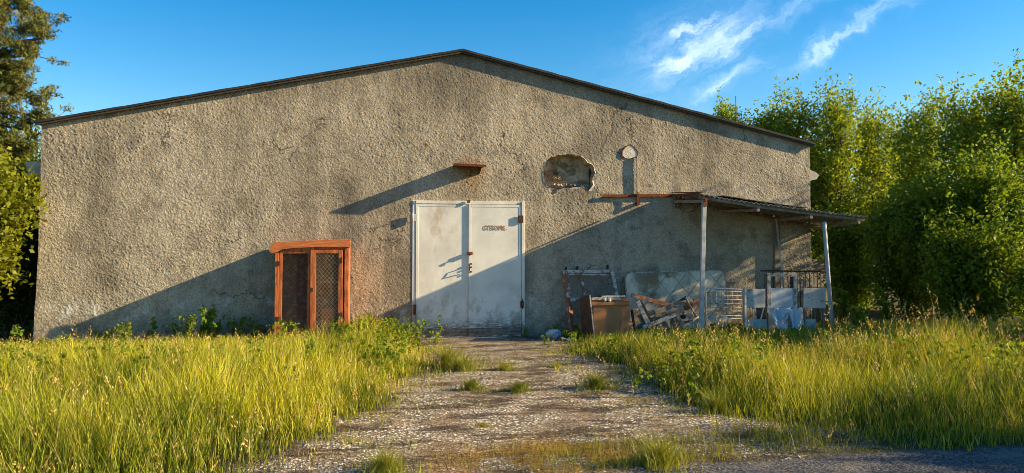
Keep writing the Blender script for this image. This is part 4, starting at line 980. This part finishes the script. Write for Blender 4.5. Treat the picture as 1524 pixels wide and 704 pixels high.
for k in range(10):
    a, c = .14 + k * .05, .14 + (k + 1) * .05
    b_.add([roofp(a, .15, .03), roofp(c, .15, .03), roofp(c, .97, .034 + .006 * (k % 2)), roofp(a, .97, .034 + .006 * (k % 2))] + [roofp(a, .15, .045), roofp(c, .15, .045), roofp(c, .97, .05), roofp(a, .97, .05)],
           [(0, 3, 2, 1), (4, 5, 6, 7), (3, 7, 6, 2), (0, 1, 5, 4), (0, 4, 7, 3), (1, 2, 6, 5)])
b_.build('tar_cover', M_tar, sh)
p = W(1048, 296, 1.28); g = W(1043.5, 487, 1.28)
b_ = MB(); e = p + (g - p) * ((p.z + .05) / (p.z - g.z)); b_.bar(p, e, .075, .05, up=(0, -1, 0)); b_.build('post', M_post, sh, bevel=.006)
b_ = MB(); b_.box(p + Vector((0, -.03, -.05)), (.085, .012, .16)); b_.box(p + Vector((.005, -.04, -.02)), (.03, .02, .05)); b_.build('post_bracket', M_rust, sh)
p = W(1226.5, 330, 1.25); g = W(1238.5, 489, 1.25); b_ = MB(); e = p + (g - p) * ((p.z + .05) / (p.z - g.z)); b_.tube([p, e], .037, 10); b_.build('post', M_post, sh)
p = W(1155, 325, .35); g = W(1171, 470, .45); b_ = MB(); b_.tube([p, g], .016, 7); b_.build('prop_rod', M_post, sh)
b_ = MB(); q = W(1156, 330, .06); b_.bb(q.x - .06, q.x + .05, -.09, -.005, 0, 2.1); b_.build('wall_post', M_greywood, sh)

# ------------------------------------------------------------------ junk
def frame_pts(c4, lo, wd, th, b, close=True):
    for i in range(len(c4) if close else len(c4) - 1): b.bar(c4[i], c4[(i + 1) % len(c4)], wd, th, seg=5, wob=.002, seed=i)
# peeling window screen leaning on the wall
scr = thing('window_frame', 'peeling old wooden window frame with mesh, leaning on the wall left of the brown box', 'window frame', (W(870, 500, .35).x, -.35, 0))
TL, TR = W(841, 404, .06), W(911, 404, .06); BL, BR = W(853, 503, .55), W(930, 503, .5)
b_ = MB(); b_.bar(TL, BL, .085, .06, up=(.5, -1, 0), seg=8, wob=.003); b_.build('stile', M_peel, scr)
b_ = MB(); b_.bar(TR, BR, .06, .05, seg=8, wob=.003); b_.build('stile', M_whitewood, scr)
b_ = MB(); b_.bar(TL + Vector((-.02, -.004, 0)), TR + Vector((.02, -.004, 0)), .06, .05, seg=6, wob=.002); b_.bar(TL.lerp(BL, .045), TR.lerp(BR, .05), .03, .05); b_.build('rail', M_whitewood, scr)
b_ = MB(); b_.bar(TL.lerp(TR, .33), BL.lerp(BR, .33), .045, .04, seg=6, wob=.002); b_.bar(TL.lerp(BL, .42) + Vector((0, -.002, 0)), TR.lerp(BR, .42), .045, .04); b_.bar(TL.lerp(BL, .46), TR.lerp(BR, .35), .05, .03); b_.build('glazing_bar', M_peel, scr)
b_ = MB()
def q4(u, v): return TL.lerp(TR, u).lerp(BL.lerp(BR, u), v)
for k in range(34):
    u = k / 33.
    for a, c in (((u, .03), (max(0, u - .5), .03 + (u if u < .5 else .5) * .9)), ((u, .03), (min(1, u + .5), .03 + ((1 - u) if u > .5 else .5) * .9)), ((0, u * .5 + .03), (min(1, .95 - u * .45), .97)) if k % 2 else ((1, u * .5 + .03), (max(0, u * .45), .97))):
        b_.bar(q4(*a), q4(*c), .003, .002)
b_.build('wire_mesh', M_wired, scr)
for (px, py) in ((842, 399), (859, 398), (904, 396)):
    b_ = MB(); p = W(px, py, .07); b_.tube([p - Vector((0, 0, .05)), p, p + Vector((.02, 0, .025))], [.02, .025, .01], 6); b_.build('hinge', M_iron, scr)

# brown box / cabinet
bx = thing('brown_cabinet', 'discarded brown veneer cabinet with pale worn top edge, standing in the grass', 'cabinet', (W(905, 500, .75).x, -.75, 0))
o1 = .95
a, c = W(883, 452, o1), W(938, 452, o1)
b_ = MB(); b_.bb(a.x, c.x, -o1, -o1 + .02, .0, a.z); b_.build('front_panel', M_brown, bx, bevel=.003)
b_ = MB(); lt_, lb = W(877, 439, o1 + .04), W(884, 505, o1 + .04); bt, bb_ = W(864, 444, .55), W(869, 505, .5)
b_.add([lt_, lb, bb_, bt] + [p + Vector((-.02, .004, 0)) for p in (lt_, lb, bb_, bt)], [(0, 1, 2, 3), (7, 6, 5, 4), (0, 4, 5, 1), (1, 5, 6, 2), (2, 6, 7, 3), (3, 7, 4, 0)]); b_.build('side_panel', M_darkwood, bx)
b_ = MB(); b_.bar(lt_ + Vector((.008, -.012, 0)), lb + Vector((.008, -.012, 0)), .022, .014); b_.build('side_edging', M_whitewood, bx)
b_ = MB(); b_.bb(a.x - .03, c.x + .0, -o1 - .03, -o1 - .002, a.z - .03, a.z + .03); b_.build('top_rail', M_brown, bx, bevel=.003)
b_ = MB(); b_.bb(a.x - .02, c.x - .01, -o1 + .0, -.55, a.z + .035, a.z + .055); b_.build('top_board', M_brown, bx)
b_ = MB(); b_.bar(W(881, 444.5, o1), W(932, 443.5, o1), .04, .05, seg=5, wob=.004); b_.bar(W(895, 441.5, .85), W(930, 441, .85), .03, .04, seg=4, wob=.004); b_.build('worn_strip', M_whitewood, bx)
b_ = MB(); b_.bb(c.x - .02, c.x - .002, -o1 + .022, -.55, 0, a.z + .03); b_.build('side_panel', M_darkwood, bx)
b_ = MB(); b_.grid(lambda u, v: (W(899 + u * 11, 443 + v * 5 + 1.2 * math.sin(9 * u + 7 * v), o1 + .03 + .01 * math.sin(11 * u)), (0, -1, 0)), 8, 4, .004); tag(b_.build('rag', M_paper), 'small crumpled white rag on top of the brown cabinet', 'rag')

# mattress against the wall
mt = thing('mattress', 'stained quilted mattress leaning on its long side against the wall', 'mattress', (W(1003, 500, .3).x, -.3, 0))
m00, m10, m01, m11 = W(936, 505, .50), W(1084, 500, .50), W(931, 406, .14), W(1078, 402, .14)
nrm = ((m10 - m00).cross(m01 - m00)).normalized()
if nrm.y > 0: nrm = -nrm
def mcorner(u, v):      # squircle edges
    x, y = u * 2 - 1, v * 2 - 1; r_ = .10
    ax, ay = abs(x), abs(y)
    if ax > 1 - r_ and ay > 1 - r_ * 1.6:
        qx = (ax - (1 - r_)) / r_; qy = (ay - (1 - r_ * 1.6)) / (r_ * 1.6); m = max(qx, qy, 1e-6); l = math.hypot(qx, qy) / m; l = max(l, 1e-6)
        ax = 1 - r_ + qx / l * 1.0 * r_; ay = 1 - r_ * 1.6 + qy / l * r_ * 1.6
    return (math.copysign(ax, x) + 1) / 2, (math.copysign(ay, y) + 1) / 2
def mp(u, v):
    u2, v2 = mcorner(u, v); p = m00.lerp(m10, u2).lerp(m01.lerp(m11, u2), v2)
    du = min(u, 1 - u) * 16; dv = min(v, 1 - v) * 9; e = min(1, max(0, min(du, dv))); X_ = u * 10.5; Y_ = v * 5.5
    q = abs(math.sin((X_ + Y_) * math.pi / 2)) ** .5 * abs(math.sin((X_ - Y_) * math.pi / 2)) ** .5
    sagz = -.05 * math.exp(-((u - .6) / .2) ** 2 - ((v - .35) / .3) ** 2)
    return (p + nrm * (.012 * q * e + .03 * math.sqrt(e) + sagz), nrm)
b_ = MB(); b_.grid(mp, 110, 60, .02); b_.build('cover', M_mattress, mt)
def mq(u, v): p, n_ = mp(u, v); return p + n_ * .003
for k in range(3, 15):
    c_ = k / 10.5                           # lines X+Y = k, X-Y = const in quilt units
    pts = [(x_, (k - x_) / 5.5) for x_ in np.linspace(0, 10.5, 60)]
    run = [mq(x_ / 10.5, y_) for x_, y_ in pts if .04 < y_ < .96 and .03 < x_ / 10.5 < .97]
    if len(run) > 2 and k % 2 == 0: q_ = MB(); q_.tube(run, .0045, 4); q_.build('quilt_seam', M_seam, mt)
    pts = [(x_, (x_ + 5 - k) / 5.5) for x_ in np.linspace(0, 10.5, 60)]
    run = [mq(x_ / 10.5, y_) for x_, y_ in pts if .04 < y_ < .96 and .03 < x_ / 10.5 < .97]
    if len(run) > 2 and k % 2 == 0: q_ = MB(); q_.tube(run, .0045, 4); q_.build('quilt_seam', M_seam, mt)
def rim(off, k_=60):
    pts = []
    for i in range(k_):
        t_ = i / k_ * 4; s_ = int(t_); f_ = t_ - s_; u, v = [(f_, 0), (1, f_), (1 - f_, 1), (0, 1 - f_)][s_]; u2, v2 = mcorner(u, v); pts.append(m00.lerp(m10, u2).lerp(m01.lerp(m11, u2), v2) + nrm * off)
    return pts
b_ = MB(); ra, rb = rim(.0), rim(-.12); k_ = len(ra)
b_.add(ra + rb, [(i, (i + 1) % k_, k_ + (i + 1) % k_, k_ + i) for i in range(k_)] + [tuple(k_ + i for i in range(k_))], True); b_.build('side_band', M_mattress, mt)
b_ = MB(); b_.tube(ra + [ra[0]], .011, 6); b_.build('piping', M_whitewood, mt)

# planks and rails of the heap
GP = 'planks and rails of the broken furniture heap'
def plank(name, label, a, b, wd, th, m, oa, ob, cat='plank', up=(0, -1, 0), seg=5):
    q = MB(); q.bar(W(*a, oa), W(*b, ob), wd * 1.3, th * 1.2, up=up, seg=seg, wob=.002, seed=int(a[0])); o = q.build(name, m, bevel=.003); tag(o, label, cat, GP)
plank('plank', 'reddish brown plank lying across the front of the mattress', (940, 439), (1003, 456), .055, .03, M_redwood, .72, .75)
plank('plank', 'grey curved-edge plank rising to the right through the heap', (966, 467), (1030, 447), .065, .03, M_greywood, .80, .78)
plank('metal_rail', 'shiny white metal rail slanting down beside the brown cabinet', (948, 448), (966, 484), .06, .03, M_whitewood, .85, .9, 'rail')
plank('metal_rail', 'dark rail directly right of the slanting white rail', (953, 448), (972, 484), .035, .03, M_iron, .83, .88, 'rail')
plank('plank', 'pale plank rising from lower left in front of the heap', (957, 487), (1006, 468), .05, .025, M_whitewood, .98, .92)
plank('plank', 'short pale plank leaning down right of the heap centre', (1004, 462), (1016, 486), .05, .025, M_greywood, .9, .97)
plank('plank', 'dark brown plank end sticking up behind the heap', (1000, 456), (1022, 443), .05, .03, M_darkwood, .7, .7)
plank('plank', 'dark reddish plank at the right of the heap behind the post', (1018, 458), (1042, 448), .08, .03, M_redwood, .7, .66)
plank('plank', 'wide grey board lying low in the heap', (972, 492), (1008, 480), .14, .02, M_greywood, .85, .8)
plank('plank', 'dark brown board under the pale rising plank', (965, 480), (1020, 470), .07, .03, M_darkwood, .72, .7)
plank('plank', 'low pale board lying in the grass left of the heap', (936, 503), (972, 497), .05, .02, M_whitewood, 1.05, 1.0)
plank('plank', 'brown board flat at the bottom of the heap', (945, 498), (1010, 492), .06, .03, M_darkwood, .9, .85)
plank('plank', 'thin grey plank near the mattress middle of the heap', (985, 476), (1020, 466), .035, .02, M_greywood, .76, .74)
plank('plank', 'narrow brown lath crossing behind the curved strips', (1000, 482), (1030, 478), .03, .02, M_redwood, .74, .72)
plank('plank', 'dark upright lath next to the brown cabinet', (940, 462), (946, 497), .03, .03, M_iron, .8, .9)
b_ = MB(); b_.prism([W(x, y, .78) for x, y in ((940, 460), (955, 462), (966, 490), (945, 496))], (0, .02, 0)); tag(b_.build('panel_board', M_greywood), 'grey panel standing behind the slanting rail', 'board')
b_ = MB(); b_.prism([W(x, y, .82) for x, y in ((968, 478), (1000, 474), (1012, 490), (974, 498))], (0, .02, 0)); tag(b_.build('panel_board', M_greywood), 'grey flat panel at the core of the heap', 'board')
b_ = MB(); b_.tube([W(x, y, .95) for x, y in ((1020, 442), (1025, 452), (1031, 463), (1038, 472), (1040, 475))], .016, 6); tag(b_.build('curved_strip', M_greywood), 'curved wooden strip arching down at the right of the heap', 'strip')
b_ = MB(); b_.tube([W(x, y, .98) for x, y in ((1040, 471), (1030, 478), (1019, 484), (1009, 492), (1004, 497))], .018, 6); tag(b_.build('curved_strip', M_whitewood), 'curved pale strip sweeping down left at the foot of the heap', 'strip')
b_ = MB(); b_.prism([W(x, y, 1.05) for x, y in ((975, 505), (984, 499), (994, 495), (996, 497), (990, 503), (980, 507))], (0, .02, 0)); tag(b_.build('chair_slat', M_metalsheet), 'pale rounded slat lying in the grass before the heap', 'slat')

# bed end with wire grid
bg_ = thing('bed_grid', 'white tubular bed end with a wire grid, just right of the left post', 'bed end', (W(1079, 500, .9).x, -.9, 0))
o2 = .95; a, c = W(1050, 429, o2), W(1106, 431, o2)
b_ = MB(); zz = a.z
b_.tube([(a.x, -o2, 0.0), (a.x, -o2, zz - .05), (a.x + .03, -o2, zz), (c.x - .02, -o2, c.z), (c.x, -o2, c.z - .03), (c.x, -o2, 0)], .014, 7); b_.build('tube_frame', M_post, bg_)
b_ = MB(); zl = W(1080, 469, o2).z
for k in range(2): b_.tube([(a.x, -o2, zl - k * .05), (c.x, -o2, zl - k * .05 - .02)], .012, 6)
b_.tube([(a.x, -o2, .12), (a.x + .3, -o2, .12)], .014, 6); b_.build('cross_rail', M_post, bg_)
b_ = MB()
for k in range(1, 7): x = a.x + (c.x - a.x) * k / 7; b_.tube([(x, -o2 + .006, zz), (x, -o2 + .006, zl)], .006, 5)
for k in range(1, 7): z = zl + (zz - zl) * k / 7; b_.tube([(a.x, -o2 - .004, z), (c.x, -o2 - .004, z)], .0065, 5)
b_.build('wire_grid', M_whitewood, bg_)

# white bed ends with panels
def rect(b, x0, y0, x1, y1, out, th=.012): b.prism([W(x0, y0, out), W(x1, y0, out), W(x1, y1, out), W(x0, y1, out)], (0, th, 0))
p1 = thing('panel_unit', 'white enamel bed end with chipped panel, left of the white frame', 'bed end', (W(1124, 500, .9).x, -.9, 0), 'white enamel panels')
b_ = MB(); b_.bar(W(1109, 430, .95), W(1109, 500, .95), .04, .04); b_.build('leg', M_white, p1)
b_ = MB(); rect(b_, 1111, 430, 1139, 458, .93); b_.build('panel', M_white, p1, bevel=.004)
b_ = MB(); rect(b_, 1111, 475, 1142, 503, .93); b_.build('panel', M_white, p1, bevel=.004)
for (x0_, x1_) in ((1120, 1124), (1137, 1131)): b_ = MB(); b_.bar(W(x0_, 457, .91), W(x1_, 480, .88), .022, .012); b_.build('strut', M_white, p1)
p2 = thing('panel_unit', 'white enamel bed end with square panel, beside the right shelter post', 'bed end', (W(1214, 500, .85).x, -.85, 0), 'white enamel panels')
b_ = MB(); rect(b_, 1196, 429, 1229, 459, .9); b_.build('panel', M_white, p2, bevel=.004)
b_ = MB(); rect(b_, 1195, 475, 1214, 500, .88); b_.build('panel', M_white, p2, bevel=.004)
b_ = MB(); b_.bar(W(1197, 412, .87), W(1197, 500, .87), .022, .03); b_.bar(W(1227, 459, .86), W(1224, 492, .84), .03, .03); b_.bar(W(1212, 458, .86), W(1214, 480, .86), .016, .016); b_.build('leg', M_greywood, p2)
wf = thing('white_frame', 'upright white wooden frame holding a bluish panel', 'frame', (W(1165, 500, .8).x, -.8, 0))
b_ = MB(); o3 = .90
rect(b_, 1142, 407, 1147, 466, o3, .035); rect(b_, 1182, 407, 1187, 466, o3, .035); rect(b_, 1147.2, 407, 1181.8, 411.5, o3, .035); b_.build('border', M_whitewood, wf, bevel=.004)
b_ = MB(); rect(b_, 1147.3, 429, 1181, 458, o3 - .01, .012); b_.build('inner_panel', M_metalsheet, wf)
b_ = MB(); rect(b_, 1144, 466, 1186, 505, o3, .03); b_.build('lower_panel', M_white, wf)
b_ = MB(); b_.bar(W(1178, 412, o3 - .03), W(1178, 460, o3 - .03), .05, .02); b_.build('rear_lath', M_darkwood, wf)
b_ = MB(); b_.bar(W(1139, 408, o3 - .02), W(1139, 480, o3 - .02), .02, .03); b_.build('rear_lath', M_darkwood, wf)
# crumpled sheets
def sheet(quad, out, name, label, sd, bulge=.06):
    rg = random.Random(sd); q = [W(x, y, o) for (x, y), o in zip(quad, out)]
    def fn(u, v):
        p = q[0].lerp(q[1], u).lerp(q[3].lerp(q[2], u), v); n_ = mnoise.noise(Vector((u * 3 + sd, v * 3, 0))); n2 = abs(mnoise.noise(Vector((u * 6 + sd, v * 4, 3))))
        return (p + Vector((0, -bulge * (math.sin(u * 9.4 + 1) * .5 + n_ + n2), .012 * n_)), (0, -1, 0))
    b = MB(); b.grid(fn, 26, 22, .003); tag(b.build(name, M_metalsheet), label, 'sheet', 'crumpled metal sheets')
sheet([(1143, 459), (1178, 458), (1172, 497), (1160, 500)], (1.0, 1.0, 1.12, 1.12), 'crumpled_sheet', 'crumpled bluish white metal sheet folded like drapery, left one', 3)
sheet([(1173, 461), (1193, 457), (1198, 494), (1181, 497)], (1.05, 1.02, 1.15, 1.15), 'crumpled_sheet', 'bent bluish white metal sheet, right one with rounded top', 8, .035)

# iron railing lying behind
ir = thing('iron_railing', 'rusty iron railing with thin bars standing behind the white panels', 'railing', (W(1178, 500, .4).x, -.4, 0))
b_ = MB(); a, c = W(1132, 403, .45), W(1222, 404, .45); b_.bar(a, c, .025, .03, seg=8, wob=.004); b_.build('top_bar', M_iron, ir)
for px in (1139, 1150, 1161, 1172, 1186, 1190, 1198, 1204, 1211, 1216, 1221):
    b_ = MB(); t_ = (px - 1132) / 90; p = a.lerp(c, t_); b_.bar(p, Vector((p.x + .03, -.42, 0)), .013, .013); b_.build('baluster', M_greywood if px % 2 else M_iron, ir)
# trash
def lump(px, py, out, r_, sd, m, name, label, cat, sq=(1.2, .9, .8)):
    bm = bmesh.new(); bmesh.ops.create_icosphere(bm, subdivisions=4, radius=1)
    for v in bm.verts:
        n_ = mnoise.noise(v.co * 1.7 + Vector((sd, 0, 0))) * .35 + abs(mnoise.noise(v.co * 4 + Vector((sd, 3, 0)))) * .28
        v.co = Vector((v.co.x * sq[0], v.co.y * sq[1], v.co.z * sq[2])) * r_ * (1 + n_)
    mn = min(v.co.z for v in bm.verts)
    me = bpy.data.meshes.new(name); bm.to_mesh(me); bm.free(); me.materials.append(m); o = bpy.data.objects.new(name, me); C.objects.link(o); p = G(px, py); o.location = (p.x, p.y, -mn * .9); tag(o, label, cat)
lump(824, 504, 0, .10, 2, M_plastic, 'plastic_bag', 'crumpled blue and white plastic bag by the wall right of the door', 'plastic bag')
b_ = MB(); p = G(842, 508); b_.grid(lambda u, v: (Vector((p.x + (u - .5) * .17, p.y + (v - .5) * .14, .03 + .03 * math.sin(5 * u + 2 * v) + .02 * v)), (0, 0, 1)), 8, 6, .003)
tag(b_.build('paper_scrap', M_paper), 'white scrap of paper lying beside the plastic bag', 'paper')
# little plants rooted on the roof
for k, (px, py) in enumerate(((184, 160), (211, 156))):
    p = W(px, py, .0); rg = np.random.RandomState(k); cs = np.array([p + Vector((rg.normal() * .04, .3, -.02 + .06 * rg.rand())) for j in range(8)])
    v, f, c = leaves_np(cs, np.full(8, .03), np.full(8, 3), .03, rg, (.05, .08, .02), (.1, .14, .03)); o = np_mesh('roof_sprout', v, f, None, c, M_leaf, loc=(p.x, .3, p.z - .1))
    tag(o, ('left' if k == 0 else 'right') + ' one of two tiny plants sprouting on the left roof slope', 'plant', 'sprouts on the roof')
